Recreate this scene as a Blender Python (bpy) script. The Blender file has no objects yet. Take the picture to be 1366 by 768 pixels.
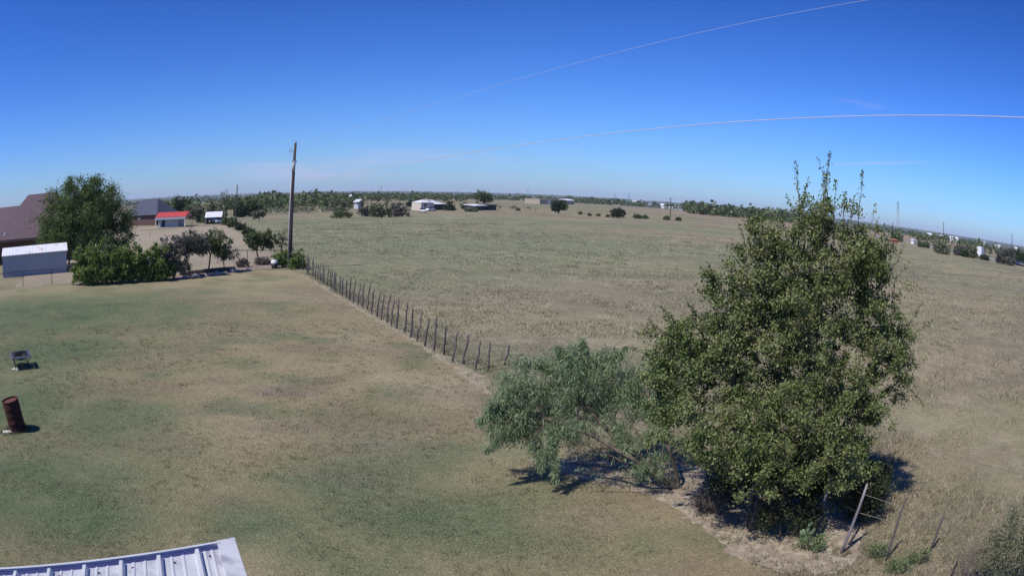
import bpy, math, random
import numpy as np
from mathutils import Vector
R = math.radians
SC = bpy.context.scene
COL = SC.collection
# ------------------------------------------------------------------ camera
CAM_H = 6.0
F_PX, DIST, PITCH, ROLL = 1022.26, 0.2329, -0.124336, 0.034876
cd = bpy.data.cameras.new('camera'); cam = bpy.data.objects.new('camera', cd); COL.objects.link(cam)
SC.camera = cam
cd.type = 'PANO'; cd.sensor_width = 36; cd.sensor_fit = 'HORIZONTAL'; cd.clip_end = 60000; cd.clip_start = 0.05
cc = cd
cc.panorama_type = 'FISHEYE_LENS_POLYNOMIAL'
MM = 1366 / 36.0
K1 = MM / F_PX; K3 = DIST / F_PX / 683 ** 2 * MM ** 3
cc.fisheye_fov = R(180)
cc.fisheye_polynomial_k0 = 0; cc.fisheye_polynomial_k1 = -K1; cc.fisheye_polynomial_k2 = 0
cc.fisheye_polynomial_k3 = -K3; cc.fisheye_polynomial_k4 = 0
from mathutils import Matrix
cam.matrix_world = Matrix.Translation((0, 0, CAM_H)) @ Matrix.Rotation(math.pi / 2 + PITCH, 4, 'X') @ Matrix.Rotation(ROLL, 4, 'Z')
# ------------------------------------------------------------------ world, sun
SUN_AZ, SUN_EL = 232.0, 53.0           # clockwise from +Y
W = bpy.data.worlds.new('World'); SC.world = W; W.use_nodes = True
def N(nt, t, **kw):
    n = nt.nodes.new(t)
    for k, v in kw.items(): setattr(n, k, v)
    return n
def Mth(nt, op, a, b=None, c=None, clamp=False):
    n = N(nt, 'ShaderNodeMath', operation=op); n.use_clamp = clamp
    for i, v in enumerate((a, b, c)):
        if v is None: continue
        if isinstance(v, (int, float)): n.inputs[i].default_value = v
        else: nt.links.new(v, n.inputs[i])
    return n.outputs[0]
nt = W.node_tree; nt.nodes.clear()
sky = N(nt, 'ShaderNodeTexSky', sky_type='NISHITA'); sky.sun_disc = False
sky.sun_elevation = R(SUN_EL); sky.sun_rotation = R(SUN_AZ)
sky.altitude = 300; sky.air_density = 1.0; sky.dust_density = 0.3; sky.ozone_density = 4.0
tint = N(nt, 'ShaderNodeMix', data_type='RGBA', blend_type='MULTIPLY'); tint.inputs[0].default_value = 1
tint.inputs[7].default_value = (0.50, 0.76, 1.22, 1)
nt.links.new(sky.outputs[0], tint.inputs[6])
# one colour curve over the whole sky: the camera renders blue sky deep and saturated
pre = N(nt, 'ShaderNodeMix', data_type='RGBA', blend_type='MULTIPLY'); pre.inputs[0].default_value = 1; pre.inputs[7].default_value = (.125, .125, .125, 1)
nt.links.new(tint.outputs[2], pre.inputs[6])
gm = N(nt, 'ShaderNodeGamma'); gm.inputs[1].default_value = 1.5; nt.links.new(pre.outputs[2], gm.inputs[0])
tint = N(nt, 'ShaderNodeMix', data_type='RGBA', blend_type='MULTIPLY'); tint.inputs[0].default_value = 1
tint.inputs[7].default_value = (1.12 / .12, 1.15 / .12, 0.99 / .12, 1); nt.links.new(gm.outputs[0], tint.inputs[6])
tc = N(nt, 'ShaderNodeTexCoord'); sx = N(nt, 'ShaderNodeSeparateXYZ'); nt.links.new(tc.outputs['Generated'], sx.inputs[0])
az = Mth(nt, 'ARCTAN2', sx.outputs[0], sx.outputs[1]); el = Mth(nt, 'ARCSINE', sx.outputs[2])
def gauss(v, c, s):
    d = Mth(nt, 'DIVIDE', Mth(nt, 'SUBTRACT', v, c), s)
    return Mth(nt, 'POWER', 2.718, Mth(nt, 'MULTIPLY', Mth(nt, 'MULTIPLY', d, d), -1.0))
def noise(scale, detail, sxyz, rough=.6):
    mp = N(nt, 'ShaderNodeMapping'); mp.inputs['Scale'].default_value = sxyz
    nt.links.new(tc.outputs['Generated'], mp.inputs[0])
    n = N(nt, 'ShaderNodeTexNoise'); n.inputs['Scale'].default_value = scale; n.inputs['Detail'].default_value = detail; n.inputs['Roughness'].default_value = rough
    nt.links.new(mp.outputs[0], n.inputs['Vector']); return n.outputs['Fac']
n1 = noise(3.0, 7, (1, 1, 9))
n1 = Mth(nt, 'MULTIPLY', Mth(nt, 'SUBTRACT', n1, 0.30), 2.6, clamp=True)
veil = Mth(nt, 'MULTIPLY', Mth(nt, 'MULTIPLY', gauss(az, -0.23, 0.25), gauss(el, 0.036, 0.026)), n1)
veil = Mth(nt, 'MULTIPLY', veil, 0.95)
low = Mth(nt, 'MULTIPLY', Mth(nt, 'POWER', 2.718, Mth(nt, 'MULTIPLY', Mth(nt, 'MAXIMUM', el, 0.0), -14.0)), 0.45)
veil = Mth(nt, 'MAXIMUM', veil, low)
# short wisps and one old contrail (measured directions)
n2 = noise(14.0, 6, (1, 1, 4))
n2 = Mth(nt, 'MULTIPLY', Mth(nt, 'SUBTRACT', n2, 0.40), 3.0, clamp=True)
wisp = Mth(nt, 'MULTIPLY', Mth(nt, 'MULTIPLY', gauss(az, 0.505, 0.040), gauss(el, 0.169, 0.0055)), n2)
wisp = Mth(nt, 'MULTIPLY', wisp, 0.40)
cl = Mth(nt, 'ADD', 0.0845, Mth(nt, 'MULTIPLY', Mth(nt, 'SUBTRACT', az, 0.518), 0.132))
trail = Mth(nt, 'MULTIPLY', Mth(nt, 'MULTIPLY', gauss(az, 0.535, 0.085), gauss(Mth(nt, 'SUBTRACT', el, cl), 0.0, 0.0016)), 0.35)
tot = Mth(nt, 'ADD', Mth(nt, 'ADD', veil, wisp), trail, clamp=True)
cm = N(nt, 'ShaderNodeMix', data_type='RGBA'); nt.links.new(tot, cm.inputs[0]); nt.links.new(tint.outputs[2], cm.inputs[6])
cm.inputs[7].default_value = (4.5, 4.7, 7.2, 1)
bg = N(nt, 'ShaderNodeBackground'); bg.inputs[1].default_value = 0.12; nt.links.new(cm.outputs[2], bg.inputs[0])
wo = N(nt, 'ShaderNodeOutputWorld'); nt.links.new(bg.outputs[0], wo.inputs[0])
sd = bpy.data.lights.new('sun', 'SUN'); sd.energy = 4.8; sd.angle = R(0.53); sd.color = (1.0, 0.94, 0.85)
sun = bpy.data.objects.new('sun', sd); COL.objects.link(sun)
sv = Vector((math.sin(R(SUN_AZ)) * math.cos(R(SUN_EL)), math.cos(R(SUN_AZ)) * math.cos(R(SUN_EL)), math.sin(R(SUN_EL))))
sun.rotation_euler = sv.to_track_quat('Z', 'Y').to_euler(); sun.location = (0, 0, 30)
SC.view_settings.view_transform = 'Standard'; SC.view_settings.look = 'None'
SC.view_settings.exposure = 0.0; SC.view_settings.gamma = 1.0; SC.view_settings.use_curve_mapping = False
SC.cycles.volume_bounces = 0
SC.cycles.max_bounces = 6; SC.cycles.transparent_max_bounces = 8

# ------------------------------------------------------------------ measuring: photo direction -> place on the ground
_cr, _sr = math.cos(ROLL), math.sin(ROLL); _cp, _sp = math.cos(PITCH), math.sin(PITCH)
def ray(px, py):
    x = px - 683.; y = 384. - py; r = math.hypot(x, y) + 1e-9
    th = r / F_PX * (1 + DIST * (r / 683) ** 2)
    a, b, c = math.sin(th) * x / r, math.sin(th) * y / r, math.cos(th)
    a, b = _cr * a - _sr * b, _sr * a + _cr * b
    return np.array([a, c * _cp - b * _sp, c * _sp + b * _cp])
def G(px, py, z=0.0):
    d = ray(px, py); t = (z - CAM_H) / d[2]; return np.array([d[0] * t, d[1] * t, z])
def at(px, py, D):
    d = ray(px, py); t = D / math.hypot(d[0], d[1]); return np.array([d[0] * t, d[1] * t, CAM_H + d[2] * t])
def hd(p): return math.hypot(p[0], p[1])
# ------------------------------------------------------------------ helpers
def prop(o, label=None, cat=None, group=None, kind=None):
    if label: o['label'] = label
    if cat: o['category'] = cat
    if group: o['group'] = group
    if kind: o['kind'] = kind
    return o
def thing(name, label, cat, loc=(0, 0, 0), rz=0, group=None):
    o = bpy.data.objects.new(name, None); COL.objects.link(o); o.location = loc; o.rotation_euler = (0, 0, rz)
    o.empty_display_size = .2
    return prop(o, label, cat, group)
def link(name, me, parent=None, loc=None, kind=None):
    o = bpy.data.objects.new(name, me); COL.objects.link(o)
    if parent: o.parent = parent
    if loc is not None: o.location = loc
    if kind: o['kind'] = kind
    return o
def npmesh(name, V, F, mat, smooth=False, col=None, fcol=None):
    """V (n,3), F (m,k) constant k"""
    V = np.asarray(V, np.float32); F = np.asarray(F, np.int32)
    me = bpy.data.meshes.new(name); m, k = F.shape
    me.vertices.add(len(V)); me.vertices.foreach_set('co', V.ravel())
    me.loops.add(m * k); me.loops.foreach_set('vertex_index', F.ravel())
    me.polygons.add(m); me.polygons.foreach_set('loop_start', np.arange(0, m * k, k, dtype=np.int32))
    if smooth: me.polygons.foreach_set('use_smooth', np.ones(m, bool))
    me.update(calc_edges=True)
    if fcol is not None:
        a = me.attributes.new('tone', 'FLOAT_COLOR', 'FACE'); a.data.foreach_set('color', np.c_[fcol, np.ones(m)].astype(np.float32).ravel())
    if col is not None:
        a = me.attributes.new('tone', 'FLOAT_COLOR', 'POINT'); a.data.foreach_set('color', np.c_[col, np.ones(len(V))].astype(np.float32).ravel())
    me.materials.append(mat); return me
class MB:
    """collects boxes, tubes, lathes; builds ONE mesh"""
    def __init__(s): s.v = []; s.f = []
    def add(s, V, F):
        n = len(s.v); s.v += [tuple(map(float, p)) for p in V]; s.f += [tuple(i + n for i in f) for f in F]; return s
    def box(s, x0, x1, y0, y1, z0, z1, M=None):
        V = [(x0, y0, z0), (x1, y0, z0), (x1, y1, z0), (x0, y1, z0), (x0, y0, z1), (x1, y0, z1), (x1, y1, z1), (x0, y1, z1)]
        if M is not None: V = [tuple(M @ Vector(p)) for p in V]
        return s.add(V, [(0, 3, 2, 1), (4, 5, 6, 7), (0, 1, 5, 4), (1, 2, 6, 5), (2, 3, 7, 6), (3, 0, 4, 7)])
    def tube(s, pts, rad, n=8, cap=True):
        pts = [Vector(p) for p in pts]; rad = rad if hasattr(rad, '__len__') else [rad] * len(pts); V = []; F = []
        for i, p in enumerate(pts):
            t = (pts[min(i + 1, len(pts) - 1)] - pts[max(i - 1, 0)]).normalized()
            a = t.cross(Vector((0, 0, 1)) if abs(t.z) < .9 else Vector((1, 0, 0))).normalized(); b = t.cross(a)
            for k in range(n):
                w = 2 * math.pi * k / n; V.append(p + (a * math.cos(w) + b * math.sin(w)) * rad[i])
        for i in range(len(pts) - 1):
            for k in range(n):
                F.append((i * n + k, i * n + (k + 1) % n, (i + 1) * n + (k + 1) % n, (i + 1) * n + k))
        if cap: F += [tuple(range(n - 1, -1, -1)), tuple(range((len(pts) - 1) * n, len(pts) * n))]
        return s.add(V, F)
    def lathe(s, prof, n=24, c=(0, 0, 0)):
        V = []; F = []
        for r, z in prof:
            for k in range(n):
                w = 2 * math.pi * k / n; V.append((c[0] + r * math.cos(w), c[1] + r * math.sin(w), c[2] + z))
        for i in range(len(prof) - 1):
            for k in range(n): F.append((i * n + k, i * n + (k + 1) % n, (i + 1) * n + (k + 1) % n, (i + 1) * n + k))
        return s.add(V, F)
    def build(s, name, mat, parent=None, smooth=False, bevel=0, kind=None):
        me = bpy.data.meshes.new(name); me.from_pydata(s.v, [], s.f); me.materials.append(mat)
        if smooth:
            me.polygons.foreach_set('use_smooth', np.ones(len(me.polygons), bool))
        me.update()
        o = link(name, me, parent, kind=kind)
        if bevel:
            b = o.modifiers.new('bevel', 'BEVEL'); b.width = bevel; b.segments = 2; b.limit_method = 'ANGLE'
        return o
# ------------------------------------------------------------------ materials
def mat(name, c1, c2=None, scale=4.0, rough=.8, metal=0.0, bump=0.0, bscale=None, detail=6, contrast=1.6, spots=None, stretch=(1, 1, 1), attr=False):
    m = bpy.data.materials.new(name); m.use_nodes = True; nt = m.node_tree; bs = nt.nodes['Principled BSDF']
    bs.inputs['Roughness'].default_value = rough; bs.inputs['Metallic'].default_value = metal
    bs.inputs['Specular IOR Level'].default_value = .3
    tc = N(nt, 'ShaderNodeTexCoord'); mp = N(nt, 'ShaderNodeMapping'); mp.inputs['Scale'].default_value = stretch
    nt.links.new(tc.outputs['Object'], mp.inputs[0])
    nz = N(nt, 'ShaderNodeTexNoise'); nz.inputs['Scale'].default_value = scale; nz.inputs['Detail'].default_value = detail; nz.inputs['Roughness'].default_value = .62
    nt.links.new(mp.outputs[0], nz.inputs['Vector'])
    fac = Mth(nt, 'ADD', Mth(nt, 'MULTIPLY', Mth(nt, 'SUBTRACT', nz.outputs['Fac'], .5), contrast * 2), .5, clamp=True)
    mx = N(nt, 'ShaderNodeMix', data_type='RGBA'); nt.links.new(fac, mx.inputs[0])
    c2 = c2 or tuple(v * .7 for v in c1)
    mx.inputs[6].default_value = (*c1, 1); mx.inputs[7].default_value = (*c2, 1); out = mx.outputs[2]
    if spots:
        (sc_, sc_s, thr, wid) = spots
        n2 = N(nt, 'ShaderNodeTexNoise'); n2.inputs['Scale'].default_value = sc_s; n2.inputs['Detail'].default_value = 5; nt.links.new(mp.outputs[0], n2.inputs['Vector'])
        f2 = Mth(nt, 'DIVIDE', Mth(nt, 'SUBTRACT', n2.outputs['Fac'], thr), wid, clamp=True)
        m2 = N(nt, 'ShaderNodeMix', data_type='RGBA'); nt.links.new(f2, m2.inputs[0]); nt.links.new(out, m2.inputs[6]); m2.inputs[7].default_value = (*sc_, 1); out = m2.outputs[2]
    nt.links.new(out, bs.inputs['Base Color'])
    if bump:
        nb = N(nt, 'ShaderNodeTexNoise'); nb.inputs['Scale'].default_value = bscale or scale * 4; nb.inputs['Detail'].default_value = 4; nt.links.new(mp.outputs[0], nb.inputs['Vector'])
        bp = N(nt, 'ShaderNodeBump'); bp.inputs['Strength'].default_value = bump; bp.inputs['Distance'].default_value = .02
        nt.links.new(nb.outputs['Fac'], bp.inputs['Height']); nt.links.new(bp.outputs[0], bs.inputs['Normal'])
    return m
def leafmat(name, cols, clump=.7, trans=.25, rough=.55, dead=None):
    """cols: list of base colours picked leaf by leaf, shifted by slow clumps"""
    m = bpy.data.materials.new(name); m.use_nodes = True; nt = m.node_tree; bs = nt.nodes['Principled BSDF']
    bs.inputs['Roughness'].default_value = rough; bs.inputs['Specular IOR Level'].default_value = .25
    g = N(nt, 'ShaderNodeNewGeometry'); tc = N(nt, 'ShaderNodeTexCoord')
    nz = N(nt, 'ShaderNodeTexNoise'); nz.inputs['Scale'].default_value = clump; nz.inputs['Detail'].default_value = 3; nt.links.new(tc.outputs['Object'], nz.inputs['Vector'])
    cl = Mth(nt, 'MULTIPLY', Mth(nt, 'SUBTRACT', nz.outputs['Fac'], .5), 1.6)
    f = Mth(nt, 'ADD', g.outputs['Random Per Island'], cl, clamp=True)
    cr = N(nt, 'ShaderNodeValToRGB'); e = cr.color_ramp.elements
    for i, c in enumerate(cols):
        p = i / (len(cols) - 1)
        if i < 2: e[i].position = p if i == 0 else p; e[i].color = (*c, 1)
        else: q = e.new(p); q.color = (*c, 1)
    nt.links.new(f, cr.inputs[0]); nt.links.new(cr.outputs[0], bs.inputs['Base Color'])
    tr = N(nt, 'ShaderNodeBsdfTranslucent'); nt.links.new(cr.outputs[0], tr.inputs[0])
    mx = N(nt, 'ShaderNodeMixShader'); mx.inputs[0].default_value = trans
    nt.links.new(bs.outputs[0], mx.inputs[1]); nt.links.new(tr.outputs[0], mx.inputs[2])
    nt.links.new(mx.outputs[0], nt.nodes['Material Output'].inputs[0]); return m
def tonemat(name, scales, amp, bump=.0, rough=.95, bscale=30, trans=0.0):
    """colour comes from the 'tone' attribute times fine noise"""
    m = bpy.data.materials.new(name); m.use_nodes = True; nt = m.node_tree; bs = nt.nodes['Principled BSDF']
    bs.inputs['Roughness'].default_value = rough; bs.inputs['Specular IOR Level'].default_value = .12
    at_ = N(nt, 'ShaderNodeAttribute', attribute_name='tone'); tc = N(nt, 'ShaderNodeTexCoord')
    v = 1.0; flk = None
    if name in ('mown_grass', 'grass_ground'):
        fs = N(nt, 'ShaderNodeTexNoise'); fs.inputs['Scale'].default_value = 26 if name == 'mown_grass' else 15; fs.inputs['Detail'].default_value = 3; fs.inputs['Roughness'].default_value = .7
        nt.links.new(tc.outputs['Object'], fs.inputs['Vector']); flk = fs.outputs['Fac']
    for s, a in zip(scales, amp):
        nz = N(nt, 'ShaderNodeTexNoise'); nz.inputs['Scale'].default_value = s; nz.inputs['Detail'].default_value = 4; nz.inputs['Roughness'].default_value = .65
        nt.links.new(tc.outputs['Object'], nz.inputs['Vector'])
        v = Mth(nt, 'ADD', v, Mth(nt, 'MULTIPLY', Mth(nt, 'SUBTRACT', nz.outputs['Fac'], .5), a * 2))
    if isinstance(v, float): out = at_.outputs['Color']
    else:
        v = Mth(nt, 'MAXIMUM', v, 0.35)
        ml = N(nt, 'ShaderNodeVectorMath', operation='SCALE'); nt.links.new(at_.outputs['Color'], ml.inputs[0]); nt.links.new(v, ml.inputs['Scale']); out = ml.outputs[0]
        if flk:
            for thr, wd, sgn, cc_, am in ((.57, .07, 1, (.44, .40, .28), .55), (.43, .07, -1, (.10, .105, .055), .60)):
                f_ = Mth(nt, 'MULTIPLY', Mth(nt, 'DIVIDE', Mth(nt, 'MULTIPLY', Mth(nt, 'SUBTRACT', flk, thr), sgn), wd, clamp=True), am)
                mm = N(nt, 'ShaderNodeMix', data_type='RGBA'); nt.links.new(f_, mm.inputs[0]); nt.links.new(out, mm.inputs[6]); mm.inputs[7].default_value = (*cc_, 1); out = mm.outputs[2]
    nt.links.new(out, bs.inputs['Base Color'])
    if bump:
        nb = N(nt, 'ShaderNodeTexNoise'); nb.inputs['Scale'].default_value = bscale; nb.inputs['Detail'].default_value = 5; nt.links.new(tc.outputs['Object'], nb.inputs['Vector'])
        bp = N(nt, 'ShaderNodeBump'); bp.inputs['Strength'].default_value = bump; bp.inputs['Distance'].default_value = .05
        nt.links.new(nb.outputs['Fac'], bp.inputs['Height']); nt.links.new(bp.outputs[0], bs.inputs['Normal'])
    if trans:
        tr = N(nt, 'ShaderNodeBsdfTranslucent'); nt.links.new(out, tr.inputs[0]); mx = N(nt, 'ShaderNodeMixShader'); mx.inputs[0].default_value = trans
        nt.links.new(bs.outputs[0], mx.inputs[1]); nt.links.new(tr.outputs[0], mx.inputs[2]); nt.links.new(mx.outputs[0], nt.nodes['Material Output'].inputs[0])
    return m
M = dict(
    ground=tonemat('grass_ground', (0.35, 1.1, 4.0, 18.0, 45.0), (.14, .32, .42, .42, .30), bump=.7, bscale=9),
    lawn=tonemat('mown_grass', (1.3, 4.0, 12.0, 50.0), (.14, .34, .50, .45), bump=.6, bscale=40),
    blade=tonemat('grass_blade', (), (), trans=.42, rough=.8),
    bark=mat('bark', (.16, .13, .10), (.07, .055, .045), 9, .9, bump=.6, stretch=(1, 1, .3)),
    pale_bark=mat('pale_bark', (.30, .26, .22), (.15, .125, .11), 9, .9, bump=.5, stretch=(1, 1, .3)),
    pole=mat('weathered_pole_wood', (.10, .080, .066), (.045, .036, .032), 5, .85, bump=.4, stretch=(3, 3, .15)),
    conduit=mat('grey_conduit', (.42, .43, .44), (.34, .35, .36), 3, .5),
    steel=mat('galvanised_steel', (.40, .42, .45), (.28, .30, .33), 6, .45, metal=.6),
    roofmetal=mat('painted_roof_metal', (.60, .605, .62), (.50, .505, .525), 2.5, .38, metal=.15, spots=((.34, .34, .37), 5, .52, .18)),
    ribmetal=mat('roof_rib_metal', (.62, .63, .645), (.53, .54, .56), 3, .36, metal=.15),
    fascia=mat('blue_grey_eave_trim', (.045, .055, .17), (.035, .04, .12), 4, .5),
    rust=mat('rusty_barrel_steel', (.085, .030, .022), (.028, .014, .013), 7, .85, metal=.25, bump=.5, spots=((.16, .06, .04), 11, .60, .1)),
    rustlid=mat('rusty_lid_steel', (.17, .060, .045), (.09, .035, .03), 5, .8, metal=.2, bump=.3),
    soot=mat('charred_steel', (.02, .018, .017), (.05, .03, .025), 8, .8),
    black=mat('black_painted_steel', (.028, .028, .032), (.05, .045, .045), 10, .5, metal=.3),
    slate=mat('slate_tile', (.085, .070, .095), (.045, .04, .06), 9, .6),
    mesh=mat('dark_mesh_wire', (.035, .033, .04), None, 9, .5, metal=.4),
    paver=mat('pale_concrete', (.52, .50, .47), (.38, .36, .33), 5, .9, bump=.3),
    post=mat('weathered_fence_post', (.135, .115, .12), (.055, .046, .05), 10, .9, bump=.5, stretch=(1, 1, .2)),
    palepost=mat('bleached_fence_post', (.27, .245, .255), (.10, .085, .10), 10, .9, bump=.5, stretch=(1, 1, .2)),
    tpost=mat('green_steel_post', (.035, .045, .040), (.05, .05, .05), 8, .6, metal=.2),
    wire=mat('fence_wire', (.16, .15, .15), None, 8, .5, metal=.6),
    cable=mat('pale_power_cable', (.62, .58, .58), (.50, .46, .48), 3, .5),
    white=mat('white_metal_roof', (.78, .79, .83), (.70, .71, .76), 1.2, .4, spots=((.62, .50, .47), .9, .58, .09)),
    whitepaint=mat('white_paint', (.74, .74, .74), (.62, .62, .62), 2, .5),
    shedwall=mat('pale_grey_blue_siding', (.35, .39, .43), (.30, .34, .38), 2, .6, stretch=(6, 6, .3)),
    brownroof=mat('brown_shingle_roof', (.140, .098, .112), (.112, .078, .092), 1.1, .9, bump=.3, bscale=14, stretch=(1, 1, 5)),
    greyroof=mat('dark_grey_shingle_roof', (.085, .090, .13), (.06, .065, .095), 2, .9),
    brick=mat('brown_brick_wall', (.15, .085, .07), (.10, .06, .055), 14, .9),
    trimbrown=mat('brown_eave_board', (.24, .15, .12), (.16, .10, .08), 4, .7),
    redroof=mat('red_metal_roof', (.50, .075, .06), (.42, .06, .05), 2, .45),
    tan=mat('tan_wall', (.40, .34, .27), (.33, .28, .23), 1, .8),
    cream=mat('cream_wall', (.62, .56, .46), (.54, .48, .40), 1.5, .7),
    dark=mat('dark_opening', (.02, .022, .028), None, 3, .5),
    darkwall=mat('dark_shed_wall', (.045, .045, .06), (.03, .03, .04), 3, .8),
    orange=mat('orange_sheet', (.42, .17, .11), (.34, .14, .09), 3, .6),
    dirt=mat('bare_dirt', (.30, .245, .185), (.22, .18, .135), 1.8, .95, bump=.5, spots=((.36, .31, .23), 5, .5, .1)),
    asphalt=mat('pale_road', (.30, .29, .29), (.24, .235, .235), .2, .9),
    glass=mat('dark_car_glass', (.02, .025, .03), None, 3, .1),
    tyre=mat('tyre_rubber', (.02, .02, .02), None, 3, .8),
    carwhite=mat('white_car_paint', (.75, .75, .76), (.72, .72, .73), 3, .25),
    carblue=mat('blue_car_paint', (.03, .06, .22), None, 3, .25),
    carred=mat('red_car_paint', (.42, .05, .045), None, 3, .25),
    cargrey=mat('silver_car_paint', (.35, .36, .38), None, 3, .25, metal=.5),
    rock=mat('limestone_rock', (.40, .37, .35), (.27, .25, .24), 5, .9, bump=.5),
    pad=mat('prickly_pear_skin', (.22, .29, .16), (.13, .19, .10), 8, .5),
    yellow=mat('yellow_panel', (.62, .56, .10), None, 3, .5),
)
# leaf palettes
L = dict(
    main=leafmat('main_tree_leaves', [(.066, .102, .028), (.110, .156, .046), (.160, .202, .068), (.215, .25, .098), (.26, .25, .12)], .9),
    mesquite=leafmat('feathery_grey_green_leaves', [(.22, .31, .16), (.31, .41, .22), (.41, .50, .29), (.50, .56, .36)], 1.1, trans=.5),
    hedge=leafmat('hedge_leaves', [(.075, .132, .030), (.130, .205, .046), (.195, .275, .068), (.26, .32, .11)], trans=.35, clump=.8),
    yardtree=leafmat('yard_tree_leaves', [(.048, .085, .022), (.080, .132, .034), (.125, .180, .050), (.18, .225, .08)], .8),
    greyleaf=leafmat('grey_purple_leaves', [(.080, .082, .070), (.125, .122, .102), (.160, .155, .13), (.19, .18, .155)], .7),
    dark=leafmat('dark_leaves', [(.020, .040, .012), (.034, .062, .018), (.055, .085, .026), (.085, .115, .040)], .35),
    mid=leafmat('mid_green_leaves', [(.050, .080, .030), (.080, .115, .042), (.115, .150, .058), (.165, .185, .085)], .25),
    pale=leafmat('pale_olive_leaves', [(.10, .12, .062), (.145, .165, .09), (.19, .205, .12), (.235, .235, .15)], .25),
    dry=leafmat('dry_twig_leaves', [(.110, .085, .085), (.150, .115, .105), (.19, .15, .13), (.12, .12, .08)], 2),
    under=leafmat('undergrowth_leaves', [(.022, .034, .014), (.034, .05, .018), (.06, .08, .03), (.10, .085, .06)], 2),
    weed=leafmat('weed_leaves', [(.10, .16, .06), (.14, .21, .08), (.19, .26, .11)], 3),
)
# ------------------------------------------------------------------ noise in numpy
def _h(ix, iy, s):
    n = (ix.astype(np.int64) * 374761393 + iy.astype(np.int64) * 668265263 + s * 1442695041) & 0xffffffff
    n = ((n ^ (n >> 13)) * 1274126177) & 0xffffffff
    return ((n ^ (n >> 16)) & 0xffff) / 65535.0
def vn(x, y, s=0):
    ix = np.floor(x); iy = np.floor(y); fx = x - ix; fy = y - iy; fx = fx * fx * (3 - 2 * fx); fy = fy * fy * (3 - 2 * fy)
    ix = ix.astype(np.int64); iy = iy.astype(np.int64)
    a = _h(ix, iy, s); b = _h(ix + 1, iy, s); c = _h(ix, iy + 1, s); d = _h(ix + 1, iy + 1, s)
    return (a * (1 - fx) + b * fx) * (1 - fy) + (c * (1 - fx) + d * fx) * fy
def fbm(x, y, sc, s=0, o=4):
    v = 0; a = 1; t = 0
    for i in range(o):
        v = v + a * vn(x / sc * 2 ** i, y / sc * 2 ** i, s + i * 17); t += a; a *= .55
    return v / t
def mixc(c, k, w):
    return c * (1 - w[:, None]) + np.array(k)[None, :] * w[:, None]
def blob(x, y, p, rx, ry):
    """soft patch centred on ground point p, long axis across the line of sight"""
    D = hd(p); ux, uy = p[1] / D, -p[0] / D
    dx, dy = x - p[0], y - p[1]; u = dx * ux + dy * uy; v = dx * p[0] / D + dy * p[1] / D
    return np.exp(-(u / rx) ** 2 - (v / ry) ** 2)
def sstep(a, b, v):
    t = np.clip((v - a) / (b - a), 0, 1); return t * t * (3 - 2 * t)
TAN = (.285, .245, .150); PINK = (.295, .243, .158); GREEN = (.165, .200, .105); SAGE = (.215, .225, .150); STRAW = (.36, .315, .205); BROWN = (.22, .175, .125)
def field_tone(x, y):
    r = np.hypot(x, y); n = len(x)
    c = np.tile(np.array((.256, .224, .136)), (n, 1))
    w = sstep(.42, .62, fbm(x, y, 38, 3)); c = mixc(c, (.205, .212, .122), w * .7)
    w = sstep(.46, .60, fbm(x * .35, y, 9, 5)); c = mixc(c, PINK, w * .6); w = sstep(.50, .60, fbm(x * .4, y, 6, 15)); c = mixc(c, (.170, .150, .110), w * .6)
    # green swathe across the pasture
    g = np.zeros(n)
    for (px, py, rx, ry, k) in [(560, 325, 38, 34, .95), (450, 360, 12, 16, .7), (750, 325, 28, 24, 1.), (650, 370, 12, 10, .7), (900, 335, 14, 9, .9), (430, 300, 35, 30, .7), (690, 300, 60, 40, .7), (860, 302, 40, 18, .7), (480, 340, 12, 14, .55), (960, 285, 60, 26, .8), (830, 280, 70, 34, .6)]:
        g = np.maximum(g, k * blob(x, y, G(px, py), rx, ry))
    g = g * (.45 + .9 * fbm(x, y, 5, 9)) * (.7 + .6 * fbm(x, y, 1.6, 19)); c = mixc(c, (.178, .210, .118), np.clip(g, 0, 1))
    p = np.zeros(n)
    for (px, py, rx, ry, k) in [(600, 400, 9, 5, .5), (760, 400, 10, 6, .6), (880, 310, 22, 10, .9), (940, 318, 18, 8, .8), (800, 382, 10, 6, .5), (1270, 400, 22, 14, .6), (1300, 480, 8, 5, .35)]:
        p = np.maximum(p, k * blob(x, y, G(px, py), rx, ry))
    c = mixc(c, (.300, .240, .165), np.clip(p * (.4 + fbm(x, y, 5, 21)), 0, 1))
    q = np.zeros(n)
    for (px, py, rx, ry, k) in [(1250, 560, 4, 2.5, .8), (1190, 700, 1.5, 1, .6), (1230, 430, 10, 4, .5), (640, 430, 6, 5, .4)]:
        q = np.maximum(q, k * blob(x, y, G(px, py), rx, ry))
    c = mixc(c, (.30, .275, .165), np.clip(q, 0, 1) * .8)
    # small mottling; tufts and bare gaps
    w = sstep(.55, .72, fbm(x, y, 1.3, 31, 3)) * (r < 400); c = mixc(c, (.16, .165, .10), w * .35)
    w = sstep(.58, .75, fbm(x, y, .9, 37, 3)) * (r < 300); c = mixc(c, (.38, .33, .24), w * .40)
    # far: dry red-brown fields, then dark woodland country
    w = sstep(.50, .62, fbm(x, y, 160, 51)) * sstep(220, 330, r) * (1 - sstep(520, 700, r)); c = mixc(c, (.30, .225, .165), w * .8)
    w = sstep(.42, .50, fbm(x, y, 130, 57)) * sstep(500, 700, r); c = mixc(c, (.075, .090, .050), w * .92)
    w = sstep(1200, 2500, r); c = mixc(c, (.060, .075, .045), w * sstep(.36, .44, fbm(x, y, 420, 61)) * .95)
    c = c * (.70 + .42 * fbm(x * .5, y, 4.5, 211, 4) + .0 * r)[:, None]
    return np.clip(c * .97, .02, .6)
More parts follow.
